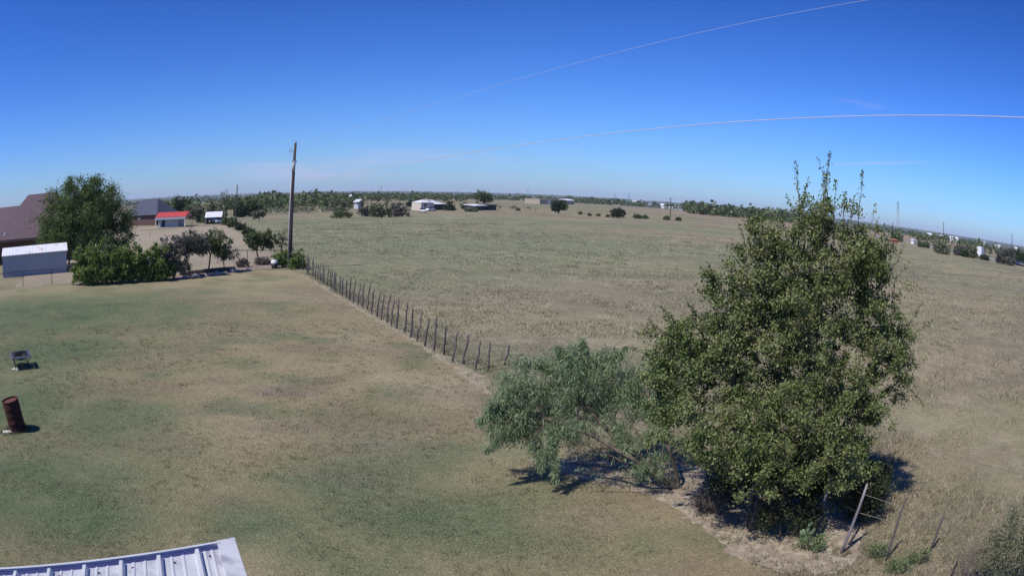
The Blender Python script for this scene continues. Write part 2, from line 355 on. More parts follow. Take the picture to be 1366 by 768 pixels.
def lawn_tone(x, y):
    n = len(x); c = np.tile(np.array((.290, .238, .142)), (n, 1)); g = np.zeros(n)
    for (px, py, rx, ry, k) in [(40, 420, 16, 11, 1.), (150, 410, 9, 8, .8), (30, 540, 5.5, 4.8, .9), (20, 650, 5.5, 3.6, 1.), (130, 560, 3.4, 5, .8), (90, 680, 3.4, 2.8, 1.), (340, 700, 1.9, 1.6, .9), (60, 470, 6, 5, 1.), (190, 470, 4, 5, .55),
                            (470, 640, 2.2, 2.0, .9), (560, 690, 3.2, 2.0, .9), (660, 720, 2, 1.6, .7), (500, 560, 2.2, 2.2, .5), (700, 660, 1.6, 1.4, .6), (180, 430, 8, 5, .4), (430, 740, 1.5, 1.2, .7), (520, 600, 2.4, 1.7, .55), (650, 600, 2., 1.6, .55), (750, 740, 1.6, 1.3, .45), (250, 600, 1.2, 2, .45), (320, 430, 3, 3, .3)]:
        g = np.maximum(g, k * blob(x, y, G(px, py), rx, ry))
    g = np.clip(g * 1.12, 0, 1) * (.84 + .26 * fbm(x, y, 1.1, 71)); c = mixc(c, (.070, .114, .054), g * .94)
    b = np.zeros(n)
    for (px, py, rx, ry, k) in [(375, 522, 1.1, .7, 1.2), (385, 570, 1.2, .5, 1.1), (310, 545, 1.2, .5, .9), (520, 595, 1.6, .8, .7), (470, 640, 1.2, .6, .6), (600, 530, 2.0, .8, .8), (340, 440, 2.5, 1.5, .5), (230, 590, 1.0, .8, .5), (410, 390, 2.6, 3, .5), (180, 520, .8, .7, .4), (290, 545, 1.0, .6, .5), (560, 440, 1.4, 2.4, .55), (600, 520, 1.5, 1.0, .5), (520, 410, 2, 3, .4), (290, 395, 4, 2.5, .3)]:
        b = np.maximum(b, k * blob(x, y, G(px, py), rx, ry))
    c = mixc(c, (.175, .150, .120), np.clip(b * (.3 + 1.1 * fbm(x, y, .8, 77)), 0, 1) * .8)
    w = sstep(.56, .74, fbm(x, y, .55, 81, 3)); c = mixc(c, (.34, .30, .19), w * .14)
    w = sstep(.50, .66, fbm(x * .8 + y * .6, (y * .8 - x * .6) * 2.2, 2.6, 87, 4)); c = mixc(c, (.185, .145, .098), w * .55 * (1 - g * .7))
    w = sstep(.52, .68, fbm(x, y, 1.7, 93, 4)); c = mixc(c, (.115, .145, .075), w * .6)
    w = sstep(.56, .70, fbm(x, y, 3.3, 97, 4)); c = mixc(c, (.33, .285, .185), w * .5 * (1 - g))
    return c
def terr(x, y):
    r = np.hypot(x, y)
    a = (fbm(x, y, 1500, 91, 3) - .55) * 22 * sstep(900, 3000, r) + 1.2 * (fbm(x, y, 200, 95, 2) - .5) * sstep(450, 900, r)
    return a * .5 - 9.0 * sstep(550, 1500, r) + 14.5 * sstep(2400, 5600, r)
# ------------------------------------------------------------------ setting
def polar_ground():
    rad = [1.0]
    while rad[-1] < 6500: rad.append(rad[-1] * 1.022 + .02)
    rad = np.array(rad)
    a = np.concatenate([np.arange(-62, 62, .38), np.arange(62, 298, 4.0)]); a = np.radians(a)
    nr, na = len(rad), len(a)
    X = rad[:, None] * np.sin(a); Y = rad[:, None] * np.cos(a); x = X.ravel(); y = Y.ravel()
    z = terr(x, y); V = np.c_[x, y, z]; V = np.vstack([V, [[0, 0, 0]]])
    i = np.arange(nr - 1)[:, None] * na; j = np.arange(na)[None, :]; j2 = (j + 1) % na
    F = np.stack([i + j, i + na + j, i + na + j2, i + j2], -1).reshape(-1, 4)
    col = field_tone(V[:, 0], V[:, 1])
    me = npmesh('pasture_ground', V, F[:, ::-1], M['ground'], True, col=col)
    return link('pasture_ground', me, kind='structure')
ground = polar_ground()
FENCE = [G(404, 366), G(470, 404.5), G(560, 457), G(610, 489), G(642, 512)]
EDGE = FENCE + [np.array([.35, 20.0, 0]), np.array([1.3, 17.2, 0]), np.array([2.2, 14.6, 0]), G(905, 668), G(985, 738), np.array([5.3, 8.4, 0]), np.array([6.6, 6.6, 0]), np.array([8.0, 3.0, 0]), np.array([8.5, -6, 0])]
def inside(x, y, poly):
    c = np.zeros(len(x), bool); n = len(poly)
    for i in range(n):
        x0, y0 = poly[i][:2]; x1, y1 = poly[(i + 1) % n][:2]
        if y0 == y1: continue
        t = ((y0 > y) != (y1 > y)) & (x < (x1 - x0) * (y - y0) / (y1 - y0) + x0); c ^= t
    return c
def resample(poly, step, jit, seed, closed=True):
    rs = np.random.RandomState(seed); out = []
    n = len(poly)
    for i in range(n if closed else n - 1):
        a = np.array(poly[i][:2], float); b = np.array(poly[(i + 1) % n][:2], float); k = max(1, int(np.linalg.norm(b - a) / step))
        for q in range(k): out.append(a + (b - a) * q / k + rs.normal(0, jit, 2))
    return out
def sheet(name, poly, z, material, tone=None, cell=.5, jit=.05, step=.35):
    """one flat sheet, cut to an uneven outline, with inner vertices for the colour"""
    import bmesh
    ring = resample(poly, step, jit, 5)
    bm = bmesh.new(); vs = [bm.verts.new((p[0], p[1], z)) for p in ring]; bm.faces.new(vs)
    bmesh.ops.triangulate(bm, faces=bm.faces[:])
    xs = [p[0] for p in ring]; ys = [p[1] for p in ring]
    if tone:
        for ax, lo, hi in ((0, min(xs), max(xs)), (1, min(ys), max(ys))):
            v = lo + cell
            while v < hi:
                no = (1, 0, 0) if ax == 0 else (0, 1, 0); co = (v, 0, 0) if ax == 0 else (0, v, 0)
                bmesh.ops.bisect_plane(bm, geom=bm.verts[:] + bm.edges[:] + bm.faces[:], plane_co=co, plane_no=no); v += cell
    for f in bm.faces:
        if f.normal.z < 0: f.normal_flip()
    me = bpy.data.meshes.new(name); bm.to_mesh(me); bm.free(); me.materials.append(material)
    if tone:
        co = np.zeros(len(me.vertices) * 3, np.float32); me.vertices.foreach_get('co', co); co = co.reshape(-1, 3)
        c = tone(co[:, 0].astype(float), co[:, 1].astype(float)); a = me.attributes.new('tone', 'FLOAT_COLOR', 'POINT')
        a.data.foreach_set('color', np.c_[c, np.ones(len(c))].astype(np.float32).ravel())
    return link(name, me, kind='structure')
BACK = [G(0, 388), G(60, 383.5), G(110, 379.5), G(190, 373.5), G(260, 368), G(330, 362), G(386, 360)]
b0, b1 = BACK[0], BACK[1]; ext = b0 + (b0 - b1) / hd(b0 - b1) * 22
LAWN = [ext] + BACK + EDGE + [np.array([-40, -6, 0])]
lawn = sheet('lawn', LAWN, .008, M['lawn'], lawn_tone, cell=.55, jit=.06)
# pale mown edge along the fence and the bare dirt under the trees
def strip(name, pts, w0, w1, z, material, seed, jit=.05):
    P_ = [np.array(p[:2], float) for p in resample(pts, .3, 0, 1, False)] + [np.array(pts[-1][:2], float)]; rs = np.random.RandomState(seed); V = []; F = []
    for i, p in enumerate(P_):
        t = P_[min(i + 1, len(P_) - 1)] - P_[max(i - 1, 0)]; t /= np.linalg.norm(t) + 1e-9; nn = np.array([-t[1], t[0]])
        for s, w in ((-1, w0), (1, w1)):
            ww = w * (1 + rs.normal(0, .18)) + rs.normal(0, jit); q = p + nn * s * ww; V.append((q[0], q[1], z))
        if i: F.append((2 * i - 2, 2 * i - 1, 2 * i + 1, 2 * i))
    return link(name, npmesh(name, V, [f[::-1] for f in F], material), kind='structure')
def strawtone(x, y):
    c = np.tile(np.array((.385, .33, .25)), (len(x), 1)); return mixc(c, (.27, .22, .17), sstep(.4, .65, fbm(x, y, .6, 7, 3)) * .7)
es = strip('mown_fence_edge', FENCE + [np.array([.25, 20.6, 0])], .26, .34, .013, mat('dry_straw_strip', (.34, .295, .205), (.24, .205, .145), 2.5, .95, bump=.5), 3)
DIRT = [G(700, 612), G(800, 612), G(905, 618), G(1010, 640), G(1100, 660), G(1150, 700), G(1150, 740), G(1120, 764), G(1040, 764), G(985, 745), G(930, 700), G(890, 672), G(850, 656), G(770, 640)]
sheet('bare_dirt_patch', DIRT, .014, M['dirt'], jit=.07, step=.10)
# back lot behind the lawn (tan, worn) with its own pale ground
def lot_tone(x, y):
    c = np.tile(np.array((.315, .265, .195)), (len(x), 1)); c = mixc(c, (.20, .21, .13), sstep(.5, .64, fbm(x, y, 9, 41)) * .5); c = mixc(c, (.36, .29, .23), sstep(.5, .62, fbm(x, y, 16, 43)) * .5)
    return c
LOT = [G(20, 384), G(110, 377.6), G(250, 367), G(330, 360.5), G(400, 357), G(313, 307), G(296, 299.5), G(170, 303), G(60, 330)]
sheet('neighbour_yard', LOT, .004, M['lawn'], lot_tone, cell=2.0, jit=.25, step=1.5)

# ------------------------------------------------------------------ grass blades
def blades(name, x, y, tone, h, w, per, spread, seed, z=0.008, lean=.5, jitter=.22):
    rs = np.random.RandomState(seed); n = len(x) * per
    X = np.repeat(x, per) + rs.normal(0, 1, n) * np.repeat(spread, per); Y = np.repeat(y, per) + rs.normal(0, 1, n) * np.repeat(spread, per)
    Hh = np.repeat(h, per) * rs.uniform(.5, 1.25, n); Ww = np.repeat(w, per) * rs.uniform(.7, 1.3, n)
    a = rs.uniform(0, 2 * np.pi, n); la = rs.uniform(0, 2 * np.pi, n); ll = np.abs(rs.normal(0, lean, n)) * Hh
    V = np.zeros((n, 3, 3)); c, s = np.cos(a) * Ww / 2, np.sin(a) * Ww / 2
    V[:, 0] = np.c_[X - c, Y - s, np.full(n, z - .004)]; V[:, 1] = np.c_[X + c, Y + s, np.full(n, z - .004)]
    V[:, 2] = np.c_[X + np.cos(la) * ll, Y + np.sin(la) * ll, z + Hh]
    C = tone(X, Y) * (1 + rs.normal(0, jitter, n))[:, None]; C = np.clip(C, .02, .6)
    me = npmesh(name, V.reshape(-1, 3), np.arange(3 * n).reshape(-1, 3), M['blade'], fcol=C)
    return link(name, me, kind='stuff')
rs = np.random.RandomState(11)
def polar_pts(n, r0, r1, a0, a1, p=1.0):
    u = rs.uniform(0, 1, n); r = r0 * (r1 / r0) ** (u ** p); a = np.radians(rs.uniform(a0, a1, n)); return r * np.sin(a), r * np.cos(a), r
x, y, r = polar_pts(100000, 6.5, 42, -56, 36)
dk = inside(x, y, DIRT); k = (inside(x, y, LAWN) & ~dk) | (dk & (rs.uniform(0, 1, len(x)) < .35)); x, y, r = x[k], y[k], r[k]
lg = blades('lawn_grass', x, y, lambda a, b: lawn_tone(a, b) * 1.18, .012 + .0005 * r, .004 + .0005 * r, 6, .03 + .006 * r, 1, lean=1.3, jitter=.36)
prop(lg, 'short patchy green and straw coloured blades of the mown lawn', 'grass')
x, y, r = polar_pts(64000, 6.5, 130, -20, 56)
k = ~inside(x, y, LAWN) & ~inside(x, y, DIRT) & ~inside(x, y, LOT); x, y, r = x[k], y[k], r[k]
tf = fbm(x, y, 2.2, 131, 3); k = tf > .36; x, y, r, tf = x[k], y[k], r[k], tf[k]
hh = (.045 + .12 * sstep(.42, .75, tf)) * (1 - .45 * sstep(30, 100, r))
fg = blades('pasture_grass', x, y, lambda a, b: mixc(field_tone(a, b), (.40, .35, .25), .50 * np.ones(len(a))) * 1.30, hh, .005 + .0009 * r, 6, .05 + .005 * r, 2, z=.0, lean=.9, jitter=.24)
prop(fg, 'tall dry grass tufts covering the open pasture behind the fence', 'grass')
# scattered tussocks: pale dead ones and dark olive weeds, standing above the rest
x, y, r = polar_pts(13000, 9, 150, -22, 56, .8)
tf = fbm(x, y, 7, 141, 3); k = ~inside(x, y, LAWN) & ~inside(x, y, DIRT) & ~inside(x, y, LOT) & (tf > .40); x, y, r, tf = x[k], y[k], r[k], tf[k]
pk = _h((x * 97).astype(np.int64), (y * 89).astype(np.int64), 5)
def tuss_tone(X, Y): return mixc(field_tone(X, Y) * 1.05, (.60, .52, .35), .80 * np.ones(len(X)))
def weed_tone(X, Y): return mixc(field_tone(X, Y) * .95, (.185, .20, .095), .60 * np.ones(len(X)))
for nm, sel, tn, lb, sd_ in (('straw_tussocks', pk > .45, tuss_tone, 'pale dead grass tussocks dotted through the pasture', 51), ('weed_tussocks', pk <= .45, weed_tone, 'dark olive weeds dotted through the pasture', 52)):
    a, b, c_ = x[sel], y[sel], r[sel]
    prop(blades(nm, a, b, tn, (.07 + .07 * tf[sel]) * (1 + .002 * c_), .010 + .0009 * c_, 9, .05 + .004 * c_, sd_, z=0, lean=.8, jitter=.15), lb, 'grass')
x, y, r = polar_pts(15000, 6.5, 34, -56, 30)
k = inside(x, y, LAWN) & ~inside(x, y, DIRT) & (fbm(x, y, 1.4, 151, 3) > .44); x, y, r = x[k], y[k], r[k]
pk = _h((x * 97).astype(np.int64), (y * 89).astype(np.int64), 6)
for nm, sel, tn, lb, sd_ in (('dead_grass_clumps', pk > .5, lambda X, Y: mixc(lawn_tone(X, Y) * 1.1, (.44, .39, .25), .45 * np.ones(len(X))), 'small straw coloured clumps in the mown lawn', 61), ('green_grass_clumps', pk <= .5, lambda X, Y: mixc(lawn_tone(X, Y) * .75, (.09, .13, .05), .45 * np.ones(len(X))), 'small dark green clumps in the mown lawn', 62)):
    a, b, c_ = x[sel], y[sel], r[sel]
    prop(blades(nm, a, b, tn, .022 + .0010 * c_, .006 + .0007 * c_, 9, .028 + .0022 * c_, sd_, lean=1.2, jitter=.15), lb, 'grass')
# rough straw growing along the fence foot
fx, fy = [], []
for i in range(len(EDGE) - 4):
    a, b = EDGE[i][:2], EDGE[i + 1][:2]; m_ = int(np.linalg.norm(b - a) * 30)
    t = rs.uniform(0, 1, m_); nn = np.array([b[1] - a[1], a[0] - b[0]]); nn = nn / np.linalg.norm(nn); q = a + (b - a) * t[:, None] - nn * rs.uniform(-.05, 1.2, m_)[:, None]; fx += list(q[:, 0]); fy += list(q[:, 1])
fx, fy = np.array(fx), np.array(fy)
def strip_tone(x, y): return mixc(field_tone(x, y), (.20, .22, .12), sstep(.5, .7, fbm(x, y, .8, 201, 2)) * .6) * 1.25
sg = blades('fence_row_grass', fx, fy, strip_tone, np.full(len(fx), .13), np.full(len(fx), .016), 8, np.full(len(fx), .07), 4, z=0, lean=.5)
prop(sg, 'rough uncut weeds and grass along the foot of the stake fence', 'grass')

# ------------------------------------------------------------------ trees and shrubs
def branch_mesh(name, segs, material):
    """segs: list of (p0, p1, r0, r1); tapered prisms, thick ones rounder"""
    V = []; F = []; nv = 0
    for thr0, thr1, n in ((.03, 9, 8), (.008, .03, 5), (0, .008, 3)):
        S = [s for s in segs if thr0 <= s[2] < thr1]
        if not S: continue
        a = np.array([s[0] for s in S], float); b = np.array([s[1] for s in S], float); ra = np.array([s[2] for s in S]); rb = np.array([s[3] for s in S])
        t = b - a; t /= np.linalg.norm(t, axis=1)[:, None] + 1e-9
        up = np.where(np.abs(t[:, 2:3]) < .9, np.array([[0, 0, 1.]]), np.array([[1., 0, 0]])); u = np.cross(t, up); u /= np.linalg.norm(u, axis=1)[:, None]; w = np.cross(t, u)
        k = np.arange(n) * 2 * np.pi / n
        ring = u[:, None, :] * np.cos(k)[None, :, None] + w[:, None, :] * np.sin(k)[None, :, None]
        A = a[:, None] + ring * ra[:, None, None] - t[:, None] * ra[:, None, None] * .3; B = b[:, None] + ring * rb[:, None, None] + t[:, None] * rb[:, None, None] * .3
        vv = np.concatenate([A, B], 1).reshape(-1, 3); m = len(S); i = np.arange(n); j = (i + 1) % n
        f = np.stack([i, j, n + j, n + i], -1)[None] + (np.arange(m) * 2 * n)[:, None, None] + nv
        V.append(vv); F.append(f.reshape(-1, 4)); nv += len(vv)
    if not V: return None
    return npmesh(name, np.vstack(V), np.vstack(F), material, True)
def leaf_mesh(name, c, material, size, rs, aspect=.55, droop=0.0, up=.4, fold=True):
    n = len(c); size = np.broadcast_to(size, (n,)) * rs.uniform(.45, 1.35, n)
    d = rs.normal(0, 1, (n, 3)); d[:, 2] -= droop * 1.6; d /= np.linalg.norm(d, axis=1)[:, None]
    nn = rs.normal(0, 1, (n, 3)); nn[:, 2] += up * 2; s = np.cross(d, nn); s /= np.linalg.norm(s, axis=1)[:, None] + 1e-9
    q = np.cross(s, d) * (size * .12)[:, None]
    L_ = d * size[:, None]; Wd = s * (size * aspect / 2)[:, None]
    V = np.stack([c, c + L_ * .45 + Wd + q, c + L_, c + L_ * .45 - Wd + q], 1).reshape(-1, 3)
    k = np.arange(n)[:, None] * 4
    if fold: F = np.concatenate([k + [[0, 1, 2]], k + [[0, 2, 3]]], 1).reshape(-1, 3)
    else: F = k + [[0, 1, 2, 3]]
    return npmesh(name, V, F, material, False)
def grow(lobes, stems, ntips, seed, shell=.45, zmin=.15, twist=.12):
    """space-filling skeleton: every tip is joined to the nearest wood that lies nearer the root"""
    rs = np.random.RandomState(seed); w = np.array([(l[3] * l[4] * l[5]) ** .8 * (l[6] if len(l) > 6 else 1) for l in lobes]); w /= w.sum()
    tips = []
    which = rs.choice(len(lobes), ntips * 2, p=w)
    for li in which:
        l = lobes[li]; d = rs.normal(0, 1, 3); d /= np.linalg.norm(d); rr = rs.uniform(shell, 1.0) ** .6 * (1 + .10 * rs.normal())
        p = np.array(l[:3]) + d * rr * np.array(l[3:6])
        if p[2] > zmin: tips.append(p)
        if len(tips) >= ntips: break
    tips = np.array(tips)
    nodes = []; par = []
    for st in stems:
        st = [np.array(p, float) for p in st]; prev = -1
        for i in range(len(st) - 1):
            m_ = max(2, int(np.linalg.norm(st[i + 1] - st[i]) / .35))
            for q in range(m_ if i < len(st) - 2 else m_ + 1):
                nodes.append(st[i] + (st[i + 1] - st[i]) * q / m_ + (rs.normal(0, .015, 3) if q else 0)); par.append(prev); prev = len(nodes) - 1
    nst = len(nodes)
    base = np.array(nodes); root = base[0]
    dd = np.array([np.min(np.linalg.norm(base - t, axis=1)) for t in tips]); order = np.argsort(dd)
    cap = nst + ntips * 5 + 10; NP = np.zeros((cap, 3)); NP[:nst] = base; cnt = nst; RD = np.zeros(cap); RD[:nst] = np.linalg.norm(base - root, axis=1)
    ends = []
    for ti in order:
        t = tips[ti]; d = np.linalg.norm(NP[:cnt] - t, axis=1) + .22 * np.maximum(0, RD[:cnt] * 0 + (NP[:cnt, 2] - t[2])) + .05 * RD[:cnt]
        j = int(np.argmin(d)); a = NP[j]; Ln = np.linalg.norm(t - a); m_ = max(1, min(4, int(Ln / .3) + 1)); prev = j
        off = rs.normal(0, twist, 3) * Ln
        for q in range(1, m_ + 1):
            s_ = q / m_; p = a + (t - a) * s_ + off * math.sin(math.pi * s_) + np.array([0, 0, .10 * Ln * math.sin(math.pi * s_)])
            NP[cnt] = p; par.append(prev); RD[cnt] = RD[prev] + Ln / m_; prev = cnt; cnt += 1
        ends.append(prev)
    return NP[:cnt], par, ends, nst
def make_shoots(lines, base, rs):
    segs = []; lv = []
    for pts, r0, nl, sp in lines:
        pts = [np.array(p) - base for p in pts]; Q = []
        for i in range(len(pts) - 1):
            for k in range(5): Q.append(pts[i] + (pts[i + 1] - pts[i]) * k / 5 + rs.normal(0, .012, 3))
        Q.append(pts[-1]); m_ = len(Q)
        for i in range(m_ - 1): segs.append((Q[i], Q[i + 1], r0 * (1 - i / m_) + .002, r0 * (1 - (i + 1) / m_) + .002))
        for k in range(nl):
            f = rs.uniform(0, 1) ** .8 * (m_ - 1.001); i = int(f); p = Q[i] + (Q[i + 1] - Q[i]) * (f - i); lv.append(p + rs.normal(0, sp * (1.15 - f / m_), 3))
    return segs, lv
def make_tree(name, label, cat, base, lobes, stems, ntips, per, lsize, spread, leafm, barkm, seed, r0=.09, group=None, aspect=.55, droop=0, shell=.45, up=.4, twig=.0035, min_r=0.0, zmin=.15, expo=.47, shoots=()):
    base = np.array([base[0], base[1], 0.0])
    lobes = [tuple(np.array(l[:3]) - base) + tuple(l[3:]) for l in lobes]; stems = [[np.array(p) - base for p in st] for st in stems]
    NP, par, ends, nst = grow(lobes, stems, ntips, seed, shell, zmin)
    rs = np.random.RandomState(seed + 999)
    load = np.zeros(len(NP)); load[ends] = 1
    for i in range(len(NP) - 1, -1, -1):
        if par[i] >= 0: load[par[i]] += load[i]
    mx = load.max(); rad = np.maximum(twig, r0 * (load / mx) ** expo)
    seg_t, seg_b = [], []
    for i in range(len(NP)):
        if par[i] < 0: continue
        s = (NP[par[i]], NP[i], min(rad[par[i]], rad[i] * 1.6), rad[i])
        if rad[i] < min_r: continue
        if i < nst: seg_t.append((s, sum(1 for z_ in range(i + 1) if par[z_] < 0)))
        else: seg_b.append((s, 0))
    lv = []
    if shoots: sg_, lv = make_shoots(shoots, base, rs); seg_b += [(z_, 0) for z_ in sg_]
    t = thing(name, label, cat, base, 0, group)
    stem_i = np.cumsum([1 if (i < nst and par[i] < 0) else 0 for i in range(nst)])
    for s_ in range(1, int(stem_i[-1]) + 1):
        me = branch_mesh('trunk', [sg for sg, si in seg_t if si == s_], barkm)
        if me: link('trunk', me, t)
    me = branch_mesh('branches', [sg for sg, si in seg_b], barkm)
    if me: link('branches', me, t, kind='stuff')
    e = NP[ends]; p = NP[[par[i] for i in ends]]; n = len(e) * per
    f = rs.uniform(-.1, 1.1, n)[:, None]; E_ = np.repeat(e, per, 0); P_ = np.repeat(p, per, 0)
    sp = np.repeat(rs.uniform(.45, 1.5, len(e)) * spread, per)[:, None]
    c = E_ + (P_ - E_) * f * .6 + rs.normal(0, 1, (n, 3)) * sp * np.array([1, 1, .75]); c[:, 2] -= droop * np.abs(rs.normal(0, 1, n)) * spread * 1.2
    c = c[c[:, 2] > .03]
    if len(lv): c = np.vstack([c, np.array(lv)])
    link('crown', leaf_mesh('crown', c, leafm, lsize, rs, aspect, droop, up), t)
    return t
PX = .00113
def lobe(px, py, rx, ry, D, dd=0.0, depth=None, w=1.0):
    c = at(px, py, D + dd); s = PX * math.hypot(D + dd, CAM_H * .5)
    return (c[0], c[1], c[2], rx * s, (depth or rx) * s, ry * s, w)
# --- the big leafy tree standing over the fence line
TB = G(1036, 690); D0 = hd(TB)
def sh(px, py, top, r=5, dd=0): return lobe(px, (py + top) / 2, r, (py - top) / 2, D0, dd, 8)
ML = [lobe(1090, 460, 120, 118, D0, .1, 105), lobe(1095, 345, 84, 78, D0, .1, 75), lobe(1080, 560, 120, 70, D0, -.6, 110, 1.1), lobe(930, 480, 72, 62, D0, .5, 70, 1.2),
      lobe(985, 400, 48, 60, D0, .2, 50), lobe(1180, 455, 50, 85, D0, .2, 55, 1.1), lobe(1150, 545, 62, 50, D0, 0, 60), lobe(905, 520, 58, 48, D0, -.2, 50, 1.1), lobe(1000, 480, 70, 72, D0, 0, 70, 1.1), lobe(1040, 400, 60, 60, D0, 0, 60), lobe(1022, 338, 46, 44, D0, .1, 44, 1.3), lobe(1160, 340, 38, 44, D0, .1, 40, 1.2), lobe(990, 440, 60, 50, D0, 0, 50), lobe(1150, 380, 50, 60, D0, 0, 50, 1.1), lobe(880, 560, 34, 34, D0, -.3, 30, .8), lobe(1045, 635, 90, 30, D0, -1.2, 50, 1.0), lobe(1130, 620, 55, 38, D0, -.9, 50, 1), lobe(975, 570, 85, 52, D0, -1.1, 70, 1.2),
      lobe(1010, 320, 30, 38, D0, .1, 30), lobe(1170, 345, 32, 45, D0, .1, 32), lobe(1005, 605, 70, 34, D0, -1.3, 50), lobe(950, 600, 45, 30, D0, -1.2, 35), lobe(900, 455, 40, 38, D0, .5, 38), lobe(1125, 600, 50, 28, D0, -.8, 40),
      lobe(1100, 290, 42, 32, D0, 0, 30), lobe(1205, 490, 32, 54, D0, .2, 30),
      lobe(1062, 300, 14, 16, D0, .1, 12, 1.5), lobe(948, 378, 18, 16, D0, .2, 14, 1.2), lobe(920, 402, 14, 10, D0, .3, 10, 1.2), lobe(1010, 300, 14, 12, D0, .1, 10, 1)]
def P3(px, py, dd=0): return at(px, py, D0 + dd)
MS = [[TB, P3(1045, 640), P3(1062, 560), P3(1080, 450), P3(1095, 350), P3(1106, 250)],
      [G(1000, 688), at(1010, 640, D0), at(1000, 570, D0), P3(975, 500), P3(940, 455)],
      [G(1075, 688), at(1090, 640, D0 + .2), P3(1130, 560), P3(1175, 480), P3(1190, 420)],
      [G(1018, 694), P3(1028, 610, -.2), P3(1040, 500), P3(1050, 400), P3(1060, 280)]]
SHT = []
hrs = np.random.RandomState(12)
def shoot(x0, y0, x1, y1, n, r=.012, sp=.05, dd=0.0, bend=3):
    SHT.append(([P3(x0, y0, dd), P3((x0 + x1) / 2 + hrs.normal(0, bend), (y0 + y1) / 2, dd), P3(x1, y1, dd)], r, n, sp))
for a_ in [(1098, 320, 1108, 202, 190, .02, .075), (1092, 300, 1100, 228, 110, .012, .07), (1112, 320, 1116, 240, 110, .012, .07), (1075, 330, 1062, 214, 120, .016, .06), (1080, 320, 1072, 250, 80), (1066, 330, 1050, 262, 80),
           (1140, 330, 1151, 226, 130, .012, .055), (1135, 320, 1138, 262, 70), (1125, 310, 1128, 255, 90, .012, .07), (1160, 340, 1168, 272, 50, .008, .05), (1165, 350, 1172, 290, 40), (1055, 340, 1040, 290, 60), (1085, 300, 1084, 262, 80, .01, .07),
           (1010, 330, 1002, 272, 40, .010, .05), (1020, 330, 1016, 285, 50), (995, 350, 985, 300, 40), (970, 400, 944, 352, 40), (960, 420, 930, 385, 50), (950, 430, 915, 402, 50), (1210, 460, 1244, 428, 55, .010, .05), (1205, 440, 1232, 400, 30), (1200, 500, 1236, 478, 40),
           (1190, 400, 1212, 352, 36), (1185, 370, 1206, 325, 30), (1180, 350, 1190, 300, 30), (890, 450, 862, 425, 40), (900, 440, 880, 408, 50), (940, 440, 925, 410, 50), (870, 480, 838, 462, 40), (1215, 520, 1232, 545, 30), (1060, 320, 1078, 236, 60, .01, .04), (1104, 260, 1090, 208, 24, .008, .04)]:
    shoot(*a_, dd=hrs.uniform(-.3, .3)) if len(a_) > 5 else shoot(*a_, dd=hrs.uniform(-.4, .4))
make_tree('broadleaf_tree', 'tall bushy green tree with thin upright shoots rising above its crown', 'tree', TB, ML, MS, 1850, 92, .058, .074, L['main'], M['bark'], 7, r0=.085, aspect=.64, shell=.10, min_r=.0036, zmin=.55, shoots=SHT)
# --- feathery leaning tree to its left
MB0 = G(903, 652); DM = hd(MB0)
def q(px, py, d): return at(px, py, d)
QL = [lobe(735, 500, 62, 34, 15.2, 0, 55), lobe(700, 545, 55, 42, 14.9, 0, 50), lobe(790, 510, 52, 40, 15.6, 0, 50), lobe(665, 565, 32, 32, 14.7, 0, 30), lobe(835, 550, 45, 40, 15.3, 0, 40, .5), lobe(760, 560, 60, 32, 14.7, 0, 45, .6),
      lobe(860, 505, 34, 34, 16.2, 0, 40, .7), lobe(712, 598, 22, 20, 14.4, 0, 18, .5), lobe(836, 592, 32, 24, 14.5, 0, 26, .6), lobe(865, 625, 24, 18, 14.0, 0, 20, .5), lobe(890, 520, 36, 40, 15.5, 0, 36, .8), lobe(805, 470, 26, 18, 16.0, 0, 22, .6), lobe(880, 590, 26, 34, 14.7, 0, 25, .5), lobe(762, 475, 26, 18, 15.6, 0, 22)]
QS = [[MB0, q(870, 622, 14.35), q(820, 585, 14.6), q(785, 545, 15.0), q(755, 510, 15.2)],
      [MB0 + [.03, .05, 0], q(855, 607, 14.6), q(822, 565, 15.0), q(795, 525, 15.5), q(770, 490, 15.6)],
      [MB0 + [-.05, 0, 0], q(845, 612, 14.2), q(790, 580, 14.4), q(735, 560, 14.6), q(700, 545, 14.8)],
      [MB0 + [.08, .08, 0], q(893, 600, 14.6), q(872, 550, 15.2), q(860, 510, 15.8)]]
QSH = []
for x0, y0, x1, y1, d0, d1 in [(760, 500, 700, 482, 15.2, 15.0), (740, 520, 668, 520, 15, 14.6), (700, 545, 638, 560, 14.8, 14.3), (705, 560, 650, 600, 14.7, 14.2), (760, 545, 720, 628, 14.7, 14.0), (790, 500, 775, 452, 15.4, 15.6), (765, 495, 742, 462, 15.2, 15.2), (800, 510, 835, 462, 15.6, 16.0), (815, 540, 868, 492, 15.3, 16.0), (840, 560, 905, 520, 15.1, 15.6), (850, 590, 900, 560, 14.8, 15.2), (820, 560, 835, 610, 14.8, 14.3), (720, 530, 672, 496, 14.9, 14.9), (735, 560, 742, 640, 14.6, 14.0), (780, 520, 800, 470, 15.4, 15.8), (690, 545, 655, 540, 14.8, 14.4)]:
    QSH.append(([q(x0, y0, d0), q((x0 + x1) / 2, (y0 + y1) / 2 - 5, (d0 + d1) / 2), q(x1, y1, d1)], .008, 900, .085))
for pts_, r_ in [([MB0, q(840, 600, 14.6), q(800, 562, 14.9), q(765, 530, 15.1)], .022), ([MB0, q(860, 640, 14.2), q(800, 632, 14.1), q(770, 622, 14.0)], .016), ([MB0, q(868, 612, 14.5), q(842, 560, 15.0), q(835, 525, 15.3)], .018), ([MB0, q(830, 615, 14.3), q(775, 590, 14.3), q(715, 575, 14.4)], .018), ([MB0, q(885, 610, 14.6), q(880, 560, 15.0), q(892, 520, 15.3)], .014), ([MB0, q(850, 622, 14.3), q(812, 606, 14.3), q(790, 600, 14.3), q(745, 612, 14.2)], .013)]:
    QSH.append((pts_, r_, 60, .09))
